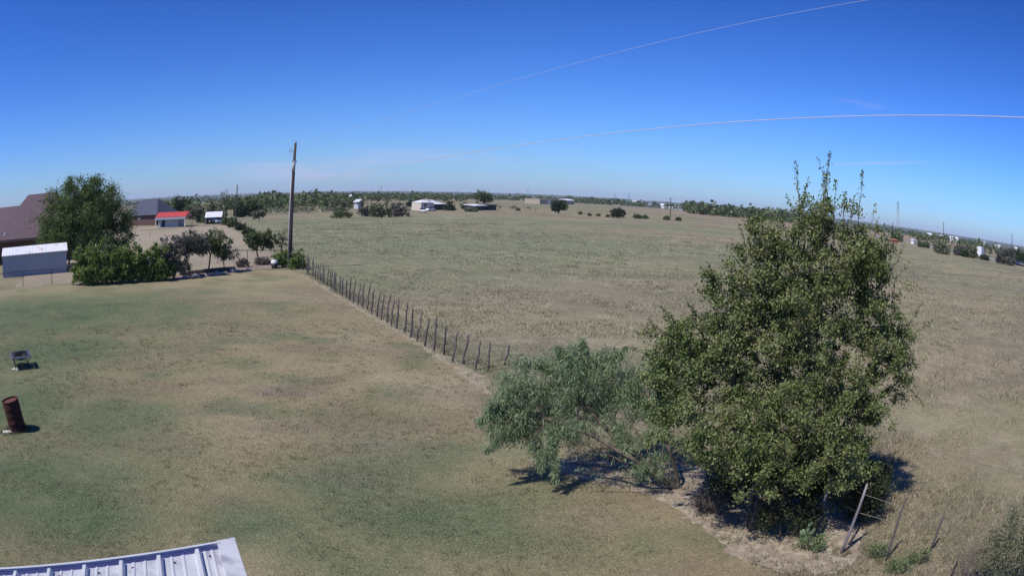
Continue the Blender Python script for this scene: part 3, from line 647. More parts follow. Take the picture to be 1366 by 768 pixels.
make_tree('willowy_tree', 'low feathery grey green tree leaning out over the lawn', 'tree', MB0, QL, QS, 430, 72, .12, .085, L['mesquite'], M['bark'], 21, r0=.042, aspect=.10, droop=1.0, shell=.2, up=.2, min_r=.0025, zmin=.45, shoots=QSH)
# --- undergrowth round the trunks
def bush(label, px, py, w, h, leafm, seed, n=60, per=30, ls=.045, sp=.10, name='shrub', cat='shrub', D=None, group=None, depth=None, barkm=None, up=.4, aspect=.55, stems=5, r0=.02, low=.3, shell=.2, zmin=.05, droop=0, min_r=0):
    """w, h in metres; stands at ground point (px, py)"""
    b = G(px, py); rs = np.random.RandomState(seed); ax = np.array([b[1], -b[0], 0]) / hd(b)
    lb = []
    for i in range(4):
        o = rs.uniform(-.28, .28) * w; hz = h * rs.uniform(.45, .62); lb.append((b[0] + ax[0] * o, b[1] + ax[1] * o, hz, w * rs.uniform(.24, .34), (depth or w * .8) * rs.uniform(.26, .36), h * rs.uniform(.33, .42), 1))
    st = []
    for i in range(stems):
        o = rs.uniform(-.25, .25) * w; e = b + ax * o * 1.3 + np.array([0, 0, h * rs.uniform(.45, .7)]); st.append([b + ax * o * .5, (b + ax * o * .5 + e) / 2 + rs.normal(0, .03 * w, 3), e])
    return make_tree(name, label, cat, b, lb, st, n, per, ls, sp, leafm, barkm or M['bark'], seed, r0=r0, group=group, aspect=aspect, shell=shell, up=up, zmin=zmin, droop=droop, min_r=min_r)
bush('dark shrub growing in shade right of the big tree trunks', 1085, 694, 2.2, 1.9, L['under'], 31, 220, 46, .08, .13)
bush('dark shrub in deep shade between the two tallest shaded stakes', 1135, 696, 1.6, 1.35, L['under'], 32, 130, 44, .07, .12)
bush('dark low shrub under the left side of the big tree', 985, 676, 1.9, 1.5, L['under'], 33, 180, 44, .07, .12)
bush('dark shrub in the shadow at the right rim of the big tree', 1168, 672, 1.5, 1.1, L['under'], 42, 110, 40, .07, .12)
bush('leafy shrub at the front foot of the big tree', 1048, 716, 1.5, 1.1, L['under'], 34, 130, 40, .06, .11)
bush('brown leafed dry shrub at the left foot of the big tree', 938, 684, .8, .55, L['dry'], 35, 50, 26, .04, .08)
bush('small red brown seedling bush on bare dirt', 1000, 700, .5, .4, L['dry'], 36, 24, 22, .035, .06)
bush('bright green weed clump at the foot of the shaded stakes', 1080, 735, .8, .45, L['weed'], 37, 34, 22, .05, .07, name='weed_clump', cat='weeds')
bush('pale green weed clump between the two right thin stakes', 1222, 752, .8, .35, L['weed'], 43, 40, 20, .04, .07, name='weed_clump', cat='weeds')
bush('green weed clump left of the thin stake by the leaning one', 1160, 742, .9, .35, L['weed'], 44, 44, 20, .04, .07, name='weed_clump', cat='weeds')
bush('green weed patch growing around the two thin right stakes', 1195, 764, 1.0, .3, L['weed'], 38, 44, 20, .04, .07, name='weed_clump', cat='weeds')
bush('small green weed left of the leaning stake foot', 1010, 690, .45, .35, L['weed'], 39, 20, 16, .04, .05, name='weed_clump', cat='weeds')
bush('loose olive green bush at the right edge beside dry twigs', 1332, 800, 2.7, 2.3, L['pale'], 40, 330, 40, .05, .10)
bush('bare purplish dry twig bush near the right edge', 1288, 786, 1.4, 1.2, L['dry'], 41, 240, 16, .03, .06, aspect=.25, barkm=M['pale_bark'], r0=.012)
# round-leaved plant in the shade
pp = G(1072, 728); t = thing('prickly_pear', 'young prickly pear with pale round pads under the big tree', 'cactus', pp)
prs = np.random.RandomState(5)
for i, (dx, dz, s, an) in enumerate([(0, .12, .12, .1), (.08, .30, .10, .5), (-.09, .31, .11, -.4), (.16, .44, .08, .7), (0, .47, .09, .0), (-.17, .46, .085, -.6), (.02, .64, .07, .2)]):
    b_ = MB(); b_.lathe([(s * math.sin(a), -s * 1.25 * math.cos(a)) for a in np.linspace(0, math.pi, 9)], 14)
    b_.v = [(v[0], v[1] * .22, v[2]) for v in b_.v]; o = b_.build('pad', M['pad'], t, True); o.scale = (.75, .75, .75); o.location = (dx * .75, prs.uniform(-.04, .04), dz * .75); o.rotation_euler = (prs.uniform(-.3, .3), an, prs.uniform(-.8, .8))

# ------------------------------------------------------------------ stake fence
SFX = 1
sf = thing('stake_fence', 'long wire fence of thin dark leaning wooden stakes beside the lawn', 'fence', (0, 0, 0))
frs = np.random.RandomState(9)
def stake(p, top, r, material, parent, name='stake', bend=.02, label=None):
    p = np.array(p, float); top = np.array(top, float); pts = []
    for i in range(5):
        s = i / 4; pts.append(p + (top - p) * s + (frs.normal(0, bend, 3) * [1, 1, 0] if 0 < i < 4 else 0))
    pts[0] = pts[0] - (top - p) * .08
    b_ = MB().tube(pts, [r * 1.1, r * 1.05, r, r * .95, r * .75], 7); o = b_.build(name, material, parent, True)
    if label: o['label'] = label
    return top
side = np.array([.80, .42, 0]); tops = []; feet = []
near = [(673, 487), (650.5, 495), (634, 493), (619, 486), (603.5, 483), (593, 474), (578.7, 468), (566.7, 462), (557, 456), (547, 450), (539.7, 443), (529, 438), (521.7, 434), (515.7, 430.4), (508.9, 427.4), (502.9, 422.9), (495.4, 417.5), (489.7, 413.3), (482.8, 409.7), (477.4, 407.3), (471.4, 404.3), (466, 400.4)]
pl = [G(*p) for p in near]
line_a = G(466, 400.4); line_b = G(405, 360)
k_ = 21
for i in range(1, k_ + 1): pl.append(line_a + (line_b - line_a) * i / k_ + np.array([frs.normal(0, .07), frs.normal(0, .07), 0]))
pl = [np.array([4.7, 11.6, 0]), np.array([4.0, 13.3, 0]), np.array([3.2, 15.2, 0]), np.array([2.5, 17.1, 0]), np.array([1.8, 19.2, 0])] + pl
for i, p in enumerate(pl):
    h = {5: .72, 6: .98, 7: 1.0, 8: 1.06, 9: 1.12}.get(i, frs.uniform(1.12, 1.32) if i < 27 else frs.uniform(1.0, 1.22)); lean = frs.uniform(.10, .22) if i < 27 else frs.uniform(.0, .12)
    tp = p + side * lean + np.array([frs.normal(0, .04), frs.normal(0, .04), h])
    stake(p, tp, frs.uniform(.028, .042), M['post'], sf); feet.append(p); tops.append(tp)
def wires(ft, tp, parent, fr=(.12, .3, .5, .7, .92), r=.0055, name='wire_strand'):
    for f in fr:
        pts = [a + (b - a) * f + np.array([.03, .02, 0]) for a, b in zip(ft, tp)]; MB().tube(pts, r, 4).build(name, M['wire'], parent)
wires(feet, tops, sf)
# nearer fence run, through the shade to the lower right
nf = thing('old_stake_fence', 'broken old fence of bleached and dark stakes at the lower right', 'fence', (0, 0, 0))
def stake_px(b, t, r, m_, D=None, label=None):
    p = G(*b); tp = at(t[0], t[1], hd(p) + .05); stake(p, tp, r, m_, nf, label=label, bend=.008); return p, tp
run = [stake_px((1047, 700), (1060, 640), .03, M['post']), stake_px((1088, 705), (1110, 632), .04, M['palepost'])]
run.append(stake_px((1122, 738), (1157, 645), .036, M['palepost'], label='thick bleached leaning stake'))
stake_px((1132, 726), (1148, 700), .035, M['post'])
run += [stake_px((1180, 748), (1209, 664), .028, M['post']), stake_px((1228, 748), (1237, 730), .026, M['black'], label='short black stub')]
run2 = [stake_px((1240, 735), (1261, 682), .028, M['post']), stake_px((1267, 770), (1277, 748), .026, M['black'])]
ft = [r_[0] for r_ in run[:4]] + [run2[0][0], run2[1][0]]; tp = [r_[1] for r_ in run[:4]] + [run2[0][1], run2[1][1] + np.array([0, 0, .7])]
wires(ft, tp, nf, (.3, .6, .85), .003)

# ------------------------------------------------------------------ utility poles
def mount(p, z): return np.array([p[0], p[1], z])
up = G(387, 357.5); up_t = thing('utility_pole', 'tall wooden utility pole with grey conduit at the lawn corner', 'utility pole', up)
MB().tube([(0, 0, -.2), (0, 0, 3), (0, 0, 6.5), (-.02, 0, 10.0)], [.17, .16, .135, .11], 14).build('pole', M['pole'], up_t, True)
axp = np.array([up[1], -up[0], 0]) / hd(up); fw = -np.array([up[0], up[1], 0]) / hd(up)
def lp(u, f, z): return tuple(axp * u + fw * f + np.array([0, 0, z]))
MB().tube([lp(-.17, .10, 0), lp(-.17, .10, 3.0), lp(-.15, .10, 7.2)], [.05, .05, .045], 8).build('conduit', M['conduit'], up_t, True)
MB().tube([lp(-.05, .15, 7.6), lp(-.05, .15, 8.4)], .13, 10).build('junction_can', M['conduit'], up_t, True)
MB().box(-.16, .16, -.2, .2, 8.4, 8.52).build('pole_band', M['steel'], up_t)
MB().tube([lp(0, 0, 9.2), lp(-.35, .05, 9.35)], .02, 6).build('bracket', M['steel'], up_t)
ring_ = MB(); ring_.tube([lp(-.42 + .10 * math.cos(a), .05, 9.38 + .16 * math.sin(a)) for a in np.linspace(0, 2 * math.pi, 15)], .022, 6).build('hanging_loop', M['steel'], up_t, True)
MB().lathe([(.03, 9.95), (.045, 10.05), (.03, 10.1), (.05, 10.16), (.001, 10.22)], 10).build('insulator', M['steel'], up_t, True)
def cable(label, A, B, sag, ext, r=.007):
    pts = []
    for s in np.linspace(0, ext, 44):
        p = np.array(A) + (np.array(B) - np.array(A)) * s; p[2] -= 4 * sag * s * (1 - s); pts.append(tuple(p))
    return prop(MB().tube(pts, r, 6).build('power_cable', M['cable'], None, True), label, 'power cable')
cable('high pale cable running from the pole top out of the top of view', mount(up, 9.95), (11.85, 19.31, 13.91), .9, 1.5, .0055)
cable('lower pale cable crossing the whole sky to the right edge', mount(up, 6.75), (8.71, 7.93, 8.27), .25, 1.12, .0085)
def farpole(px, py, h, label, arm=0, r=.13, name='utility_pole', cat='utility pole', group=None):
    b = G(px, py); t = thing(name, label, cat, b, 0, group)
    MB().tube([(0, 0, -.3), (0, 0, h)], [r, r * .7], 8).build('pole', M['pole'], t, True)
    if arm:
        ax_ = np.array([b[1], -b[0], 0]) / hd(b); c_ = MB()
        c_.tube([tuple(-ax_ * arm + [0, 0, h - .6]), tuple(ax_ * arm + [0, 0, h - .6])], .06, 6); c_.build('crossarm', M['pole'], t)
    return t
farpole(314, 305.5, 7.6, 'dark slim pole at the right rear corner of the neighbouring yard', r=.15)
t = farpole(301, 296, 7.3, 'pole with pale can beside the white roofed carport', r=.12)
MB().tube([(-.1, -.15, 5.2), (-.1, -.15, 6.4)], .15, 8).build('junction_can', M['conduit'], t, True)
farpole(894, 293, 7.6, 'lone double pole standing in the pasture left of the big tree', .9, .16)
farpole(1349, 346, 10.5, 'tall dark pole beside the road at the far right', .0, .24)
farpole(1258, 331, 10.5, 'distant pole behind the olive trees right of the big tree', .7, .2)
farpole(1220, 325, 6.5, 'thin short roadside pole beside the white block', 0, .1)
# ------------------------------------------------------------------ burn barrel, fire pit
bb = G(24, 572.5); bt = thing('burn_barrel', 'tilted dark rusty steel barrel standing on the lawn at the left edge', 'barrel', bb); bt.rotation_euler = (-.04, -.13, .75)
prof = [(0, .0), (.345, .0), (.358, .012), (.35, .03)]
for i in range(3):
    z = .27 + .21 * i - .02; prof += [(.35, z - .03), (.362, z), (.35, z + .03)]
prof += [(.35, .87)]
b_ = MB().lathe(prof, 36); o = b_.build('barrel_shell', M['rust'], bt, True)
MB().lathe([(.344, .868), (.342, .835), (.12, .832), (.0, .83)], 36).build('lid', M['rustlid'], bt, False)
MB().tube([(.35 * math.cos(a), .35 * math.sin(a), .875) for a in np.linspace(0, 2 * math.pi, 33)], .012, 6).build('rim', M['rust'], bt, True)
b_ = MB()
for a in (-2.2, -1.5, -.9): b_.box(-.03, .03, -.012, .012, -.03, .03, Matrix.Translation((.354 * math.cos(a), .354 * math.sin(a), .12)) @ Matrix.Rotation(a + math.pi / 2, 4, 'Z'))
b_.build('vent_hole', M['soot'], bt, kind='stuff')
t = prop(MB().box(-.2, .2, -.12, .12, -.03, .035).build('concrete_block', M['paver'], None, bevel=.01), 'small pale block beside the foot of the rusty barrel', 'block'); t.location = tuple(G(10, 576.5)); t.rotation_euler = (0, 0, .8)
fp = G(29, 489); rz = math.atan2(-fp[0], fp[1]) + .08; ft_ = thing('fire_pit', 'square black fire pit with tiled rim and mesh dome lid', 'fire pit', fp, rz)
ft_.scale = (1.5, 1.5, 1.0)
b_ = MB(); ro, ri, z0, z1 = .37, .27, .46, .50
def frame(b_, ro, ri, z0, z1):
    for sx, sy in ((0, -1), (0, 1)): b_.box(-ro, ro, min(sy * ri, sy * ro), max(sy * ri, sy * ro), z0, z1)
    for s_ in (-1, 1): b_.box(min(s_ * ri, s_ * ro), max(s_ * ri, s_ * ro), -ri, ri, z0, z1)
frame(b_, ro, ri, z0, z1); b_.build('rim', M['slate'], ft_, bevel=.006)
b_ = MB(); frame(b_, ro + .012, ro + .001, z0 - .02, z1 + .008); b_.build('edge_trim', M['steel'], ft_)
MB().lathe([(.265, .49), (.25, .40), (.18, .31), (.001, .28)], 20).build('bowl', M['black'], ft_, True)
b_ = MB()
for k in range(9):
    a = -.26 + .52 * k / 8
    b_.tube([(a, -.26, .505), (a * .9, -.15, .55), (a * .85, 0, .57), (a * .9, .15, .55), (a, .26, .505)], .004, 4)
    b_.tube([(-.26, a, .505), (-.15, a * .9, .55), (0, a * .85, .57), (.15, a * .9, .55), (.26, a, .505)], .004, 4)
b_.build('mesh_lid', M['mesh'], ft_)
b_ = MB(); frame(b_, .275, .245, .503, .52); b_.build('lid_frame', M['black'], ft_)
MB().tube([(-.05, 0, .57), (-.05, 0, .60), (.05, 0, .60), (.05, 0, .57)], .008, 6).build('handle', M['black'], ft_)
for sx in (-1, 1):
    for sy in (-1, 1): MB().tube([(sx * .33, sy * .33, .46), (sx * .24, sy * .24, .22), (sx * .27, sy * .27, 0)], .016, 6).build('leg', M['black'], ft_)
b_ = MB(); b_.tube([(-.25, -.25, .16), (.25, .25, .16)], .008, 5); b_.tube([(-.25, .25, .16), (.25, -.25, .16)], .008, 5); b_.build('brace', M['black'], ft_)
t = prop(MB().box(-.22, .22, -.16, .16, -.03, .03).build('paver', M['paver'], None, bevel=.01), 'pale paving slab lying under the left side of the fire pit', 'paver'); t.location = tuple(G(21.5, 492.5)); t.rotation_euler = (0, 0, .2)
gx, gy = [], []
grs = np.random.RandomState(31)
for c_, r_, n_ in ((bb, .40, 150), (fp, .35, 90), (G(10, 576.5), .22, 50), (up, .3, 60), (G(1122, 738), .15, 60), (G(1180, 748), .15, 50)):
    a_ = grs.uniform(0, 2 * np.pi, n_); rr_ = r_ * grs.uniform(.85, 1.35, n_); gx += list(c_[0] + rr_ * np.cos(a_)); gy += list(c_[1] + rr_ * np.sin(a_))
gx, gy = np.array(gx), np.array(gy)
prop(blades('longer_grass', gx, gy, lawn_tone, np.full(len(gx), .085), np.full(len(gx), .010), 6, np.full(len(gx), .03), 33, lean=.5), 'longer unmown grass round the barrel, fire pit, pole and stakes', 'grass')
# ------------------------------------------------------------------ metal porch roof at the lower left
ZE = 3.86
ea, eb = G(0, 760.5, ZE)[:2], G(313, 721, ZE)[:2]; er = G(328.5, 768, ZE + .015)[:2]
pu = (eb - ea) / np.linalg.norm(eb - ea); pw = (er - eb) / np.linalg.norm(er - eb)
pr = thing('porch_roof', 'pale blue white standing seam metal porch roof below the camera', 'roof', (eb[0], eb[1], 0))
def rp(a, b, z): return (-pu[0] * a + pw[0] * b, -pu[1] * a + pw[1] * b, ZE + z + b * .03)
LR, WR = 6.2, 2.7
def slab(b_, a0, a1, b0, b1, z0, z1):
    V = [rp(a0, b0, z0), rp(a1, b0, z0), rp(a1, b1, z0), rp(a0, b1, z0), rp(a0, b0, z1), rp(a1, b0, z1), rp(a1, b1, z1), rp(a0, b1, z1)]
    return b_.add(V, [(0, 3, 2, 1), (4, 5, 6, 7), (0, 1, 5, 4), (1, 2, 6, 5), (2, 3, 7, 6), (3, 0, 4, 7)])
sp_ = .317; edges = [.0, .155] + [.155 + .155 * 0 + sp_ * (i + 1) - .02 for i in range(19)]
def trap(b_, a, hw, tw, b0, b1, z0, z1):
    V = [rp(a - hw, b0, z0), rp(a + hw, b0, z0), rp(a + tw, b0, z1), rp(a - tw, b0, z1), rp(a - hw, b1, z0), rp(a + hw, b1, z0), rp(a + tw, b1, z1), rp(a - tw, b1, z1)]
    return b_.add(V, [(0, 3, 2, 1), (4, 5, 6, 7), (0, 1, 5, 4), (1, 2, 6, 5), (2, 3, 7, 6), (3, 0, 4, 7)])
cents = [.13 + .245 * 0 + sp_ * (i + 1) - .13 for i in range(19)]
prev = .145
for c_ in cents:
    b_ = MB(); slab(b_, prev, c_ - .028, .075, WR, -.012, .0)
    b_.build('roof_panel', M['roofmetal'], pr)
    b_ = MB()
    for f in (.33, .66):
        m0 = prev + (c_ - prev) * f; trap(b_, m0, .014, .007, .076, WR, .0005, .006)
    b_.build('minor_rib', M['ribmetal'], pr)
    b_ = MB(); trap(b_, c_, .030, .014, .082, WR, -.002, .036); b_.build('rib', M['ribmetal'], pr)
    prev = c_ + .028
b_ = MB(); slab(b_, -.006, .145, .0, WR, -.014, .030); b_.build('edge_trim', M['roofmetal'], pr, bevel=.003)
b_ = MB(); slab(b_, .146, LR, .0, .074, -.05, -.010); b_.build('eave_recess', M['fascia'], pr)
b_ = MB(); slab(b_, -.01, LR, -.028, -.002, -.09, .010); b_.build('drip_edge', M['ribmetal'], pr)
b_ = MB(); srs = np.random.RandomState(3)
for i, c_ in enumerate(cents[:12]):
    for bb_ in (.16, .62, 1.1, 1.6):
        p = rp(c_ - .09 - .03 * (i % 2), bb_ + srs.uniform(-.01, .01), .004); b_.lathe([(.009, 0), (.008, .005), (.001, .006)], 8, c=p)
o = b_.build('screw_heads', M['mesh'], pr); o['kind'] = 'stuff'
for a in (.25, 3.0, 5.8):
    p = rp(a, .25, 0); MB().box(p[0] - .06, p[0] + .06, p[1] - .06, p[1] + .06, 0, ZE - .18).build('porch_post', M['whitepaint'], pr)
b_ = MB(); slab(b_, .1, LR, .18, .32, -.20, -.06); b_.build('beam', M['whitepaint'], pr)

# ------------------------------------------------------------------ buildings
class House:
    """a building on two front ground corners a (left) and b (right), body running away from the camera"""
    def __init__(s, name, label, cat, a, b, depth, h, group=None):
        a = np.array(a[:2]); b = np.array(b[:2]); s.w = float(np.linalg.norm(b - a)); s.d = depth; s.h = h
        s.t = thing(name, label, cat, (a[0], a[1], 0), math.atan2(b[1] - a[1], b[0] - a[0]), group)
    def walls(s, m, z0=-.1, name='wall', inset=0):
        MB().box(inset, s.w - inset, inset, s.d - inset, z0, s.h).build(name, m, s.t); return s
    def gable(s, m, rise, over=.3, name='roof'):
        o = over; z = s.h + .003; zt = z + rise; th = .10
        x0, x1 = -o, s.w + o; y0, y1, ym = -o, s.d + o, s.d / 2
        V = [(x0, y0, z), (x1, y0, z), (x1, y1, z), (x0, y1, z), (x0, ym, zt), (x1, ym, zt), (x0, y0, z + th), (x1, y0, z + th), (x1, y1, z + th), (x0, y1, z + th), (x0, ym, zt + th), (x1, ym, zt + th)]
        F = [(6, 7, 11, 10), (8, 9, 10, 11), (0, 1, 7, 6), (2, 3, 9, 8), (0, 6, 10, 9, 3), (1, 2, 8, 11, 7), (0, 3, 2, 1)]
        b_ = MB(); b_.v = V[:]; b_.f = [(6, 7, 11, 10), (8, 9, 10, 11), (0, 1, 7, 6), (2, 3, 9, 8), (0, 6, 10, 9, 3), (1, 2, 8, 11, 7), (0, 3, 2, 1)]
        b_.build(name, m, s.t); return s
    def hip(s, m, rise, over=.4, inset=None, name='roof'):
        o = over; z = s.h + .003; k = inset if inset is not None else s.d / 2
        V = [(-o, -o, z), (s.w + o, -o, z), (s.w + o, s.d + o, z), (-o, s.d + o, z), (k, s.d / 2, z + rise), (s.w - k, s.d / 2, z + rise)]
        b_ = MB(); b_.add(V, [(0, 3, 2, 1), (0, 1, 5, 4), (1, 2, 5), (2, 3, 4, 5), (3, 0, 4)]); b_.build(name, m, s.t); return s
    def flat(s, m, th=.2, over=.2, tilt=0, name='roof'):
        o = over; z = s.h + .003; V = [(-o, -o, z), (s.w + o, -o, z), (s.w + o, s.d + o, z + tilt), (-o, s.d + o, z + tilt)]; V += [(x, y, q_ + th) for x, y, q_ in V]
        MB().add(V, [(0, 3, 2, 1), (4, 5, 6, 7), (0, 1, 5, 4), (1, 2, 6, 5), (2, 3, 7, 6), (3, 0, 4, 7)]).build(name, m, s.t); return s
    def open(s, x0, x1, z0, z1, m=None, name='window', proud=.03):
        MB().box(x0, x1, -proud, .02, z0, z1).build(name, m or M['dark'], s.t); return s
# white roofed metal shed
sa, sb = G(4, 370.5), G(89, 363)
S = House('metal_shed', 'long low shed with stained white metal roof at the left edge', 'shed', sa, sb, 3.3, 1.85)
S.walls(M['shedwall']); S.gable(M['white'], .62, .12)
b_ = MB()
for i in range(28):
    x = .1 + i * (S.w - .2) / 27; b_.box(x - .03, x + .03, -.016, .0, 0, 1.84)
b_.build('siding_rib', M['shedwall'], S.t)
b_ = MB(); sl = math.atan2(.62, S.d / 2 + .12)
for i in range(20):
    x = .05 + i * (S.w - .1) / 19
    for s_ in (0, 1):
        y0 = -.12 if s_ == 0 else S.d + .12
        b_.tube([(x, y0, S.h + .115), (x, S.d / 2, S.h + .62 + .115)], .018, 4)
b_.build('roof_seam', M['white'], S.t)
MB().box(-.12, S.w + .12, -.17, -.125, S.h - .01, S.h + .09).build('gutter', M['steel'], S.t)
MB().box(-.01, .10, -.02, -.001, 0, 1.85).build('corner_trim', M['shedwall'], S.t); MB().box(S.w - .1, S.w + .01, -.02, -.001, 0, 1.85).build('corner_trim', M['shedwall'], S.t)
MB().box(S.w - .001, S.w + .03, .9, 2.0, .05, 1.75).build('door', M['darkwall'], S.t)
# big brown roofed house behind
def atz(px, py, z): return G(px, py, z)
ZH = 2.75; ha, hb = atz(0, 321, ZH), atz(97, 312.5, ZH)
hdv = (hb - ha) / hd(hb - ha); ha = ha - hdv * 9
H1 = House('brick_house', 'brick house with tall brown stepped roof behind the white shed', 'house', ha, hb, 13, ZH - .02)
H1.walls(M['brick'], inset=.5)
b_ = MB(); wd, dp = H1.w, H1.d; z = ZH
# long low hip
b_.add([(-.3, -.3, z), (wd + .3, -.3, z), (wd + .3, dp, z), (-.3, dp, z), (6, 6.5, z + 3.7), (wd - 6, 6.5, z + 3.7)], [(0, 3, 2, 1), (0, 1, 5, 4), (1, 2, 5), (2, 3, 4, 5), (3, 0, 4)])
b_.build('roof', M['brownroof'], H1.t)
b_ = MB(); x0, x1 = 7.9, wd + .1
b_.add([(x0, -.42, z - .01), (x1, -.42, z - .01), (x1, dp, z - .01), (x0, dp, z - .01), (x0 + 4.8, 6.6, z + 4.9), (x1 - 3.0, 6.6, z + 4.9)], [(0, 3, 2, 1), (0, 1, 5, 4), (1, 2, 5), (2, 3, 4, 5), (3, 0, 4)])
b_.build('upper_roof', M['brownroof'], H1.t)
MB().box(-.3, wd + .3, -.50, -.43, z - .22, z + .04).build('eave_board', M['trimbrown'], H1.t)
MB().tube([(x1 - 3.4, 6.5, z + 4.6), (x1 - 3.4, 6.5, z + 5.25)], .16, 10).build('roof_vent', M['steel'], H1.t)
MB().box(x0 + 3, x0 + 4.4, .46, .52, .9, 2.0).build('window', M['dark'], H1.t)
dsh = MB(); dsh.lathe([(.001, 0), (.18, .03), (.34, .10), (.335, .11), (.17, .045), (.001, .015)], 16); o = dsh.build('satellite_dish', M['steel'], H1.t, True)
p_ = H1.t.matrix_basis.inverted() @ Vector(tuple(at(8, 314, hd(ha) * .985 if False else hd(atz(8, 320, ZH)) )))
o.location = p_; o.rotation_euler = (1.1, .3, 0)
MB().tube([tuple(p_), tuple(p_ + Vector((0, .12, -.5)))], .03, 6).build('dish_mast', M['steel'], H1.t)
# grey roofed house
a, b = G(163, 301.5), G(208.5, 300.3)
Hh = House('brick_house', 'low brown brick house with dark grey hip roof left of the red roof', 'house', a, b, 11, 2.3).walls(M['brick']).hip(M['greyroof'], 3.6, .5, 3.6)
Hh.open(2.0, 3.1, 1.3, 1.75, M['cream']); Hh.open(5.6, 6.7, 1.35, 1.75, M['cream'])
# red roofed shed
a, b = G(211, 303.5), G(238, 302.6)
Hh = House('red_roofed_shed', 'small grey shed with bright red roof and open side porch', 'shed', a, b, 4.2, 2.0).walls(M['shedwall'])
w_ = Hh.w; b_ = MB()
b_.add([(-.6, -.9, 2.0), (w_ + 2.0, -.9, 2.0), (w_ + 2.0, 4.6, 2.0), (-.6, 4.6, 2.0), (-.6, 1.8, 3.0), (w_ + 2.0, 1.8, 3.0), (-.6, -.9, 2.1), (w_ + 2, -.9, 2.1), (w_ + 2, 4.6, 2.1), (-.6, 4.6, 2.1)], [(0, 3, 2, 1), (6, 7, 5, 4), (8, 9, 4, 5), (0, 1, 7, 6), (2, 3, 9, 8), (0, 6, 4, 9, 3), (1, 2, 8, 5, 7)]); b_.build('roof', M['redroof'], Hh.t)
MB().box(-.6, w_ + 2, -.95, -.91, 1.55, 2.0).build('fascia', M['shedwall'], Hh.t)
MB().box(-.5, -.35, -.8, -.65, 0, 1.55).build('porch_post', M['whitepaint'], Hh.t)
MB().box(w_ + 1.8, w_ + 1.92, -.8, -.68, 0, 1.55).build('porch_post', M['whitepaint'], Hh.t)
MB().box(.9, 1.8, -.03, 0, .05, 1.5).build('door', M['darkwall'], Hh.t)
# white roofed carport with a car
a, b = G(273.5, 299.3), G(295, 298.5)
Hh = House('carport', 'small carport with white metal roof beside dark trees', 'carport', a, b, 4.6, 1.35)
Hh.flat(M['white'], .1, .15, 1.0)
for x_ in (.05, Hh.w - .15):
    for y_ in (.1, 4.3): MB().box(x_, x_ + .1, y_, y_ + .1, 0, 1.35 + y_ * .2).build('post', M['steel'], Hh.t)
MB().box(0, .06, .2, 4.2, 0, 1.34).build('side_wall', M['tan'], Hh.t)
MB().box(.1, Hh.w - .1, 4.42, 4.5, 0, 2.2).build('back_wall', M['darkwall'], Hh.t)
# ------------------------------------------------------------------ cars
def make_car(paint, name='parked_car', s=1.0, hatch=False):
    t = thing(name, None, 'car'); L2, W2 = 2.2 * s, .88 * s
    prof = [(-L2, .32), (-L2, .72), (-L2 + .15, .86), (-1.25, .93), (1.2, .95), (L2 - .1, .78), (L2, .6), (L2, .32)]
    b_ = MB(); V = [(x, -W2, z) for x, z in prof] + [(x, W2, z) for x, z in prof]; n = len(prof)
    b_.add(V, [tuple(range(n)), tuple(range(2 * n - 1, n - 1, -1))] + [(i, i + n, (i + 1) % n + n, (i + 1) % n) for i in range(n)]); b_.build('body', paint, t, bevel=.05)
    b_ = MB(); b_.add([(-1.7, -W2 * .95, .92), (1.15, -W2 * .95, .92), (1.15, W2 * .95, .92), (-1.7, W2 * .95, .92), (-1.35, -W2 * .76, 1.42), (.35, -W2 * .76, 1.42), (.35, W2 * .76, 1.42), (-1.35, W2 * .76, 1.42)], [(4, 5, 6, 7), (0, 1, 5, 4), (1, 2, 6, 5), (2, 3, 7, 6), (3, 0, 4, 7)]); b_.build('window', M['glass'], t)
    MB().box(-1.3, .3, -W2 * .75, W2 * .75, 1.421, 1.46).build('car_roof', paint, t, bevel=.01)
    for x in (-1.35, 1.35):
        for y in (-W2, W2 - .2): b_ = MB().tube([(x, y, .33), (x, y + .2, .33)], .33, 14).build('wheel', M['tyre'], t)
    for y in (-.6, .6): MB().box(L2 - .02, L2 + .02, y - .14, y + .14, .6, .72).build('headlight', M['whitepaint'], t)
    return t
def copy_tree(o, parent=None):
    c = o.copy(); COL.objects.link(c); c.parent = parent
    for ch in list(o.children): copy_tree(ch, c)
    return c
protos = {k: make_car(M[k]) for k in ('carwhite', 'carblue', 'carred', 'cargrey')}; usedc = set()
def put_car(kind, p, rz, label, group=None):
    o = protos[kind]
    if kind in usedc: o = copy_tree(o)
    usedc.add(kind); o.location = tuple(p); o.rotation_euler = (0, 0, rz); o['label'] = label; o['category'] = 'car'
    if group: o['group'] = group
    elif 'group' in o: del o['group']
    return o
put_car('carwhite', G(285, 298.6) + [0, 1.2, 0], 2.4, 'white car half hidden under the white roofed carport')
put_car('carwhite', G(563.5, 283.6), 1.75, 'white car parked left in front of the cream farmhouse')
put_car('carwhite', G(573, 281.8), 1.2, 'white car parked under the farmhouse beside its right wall')
put_car('cargrey', G(600, 280.5), .1, 'grey car by the dark shrubs right of the farmhouse')
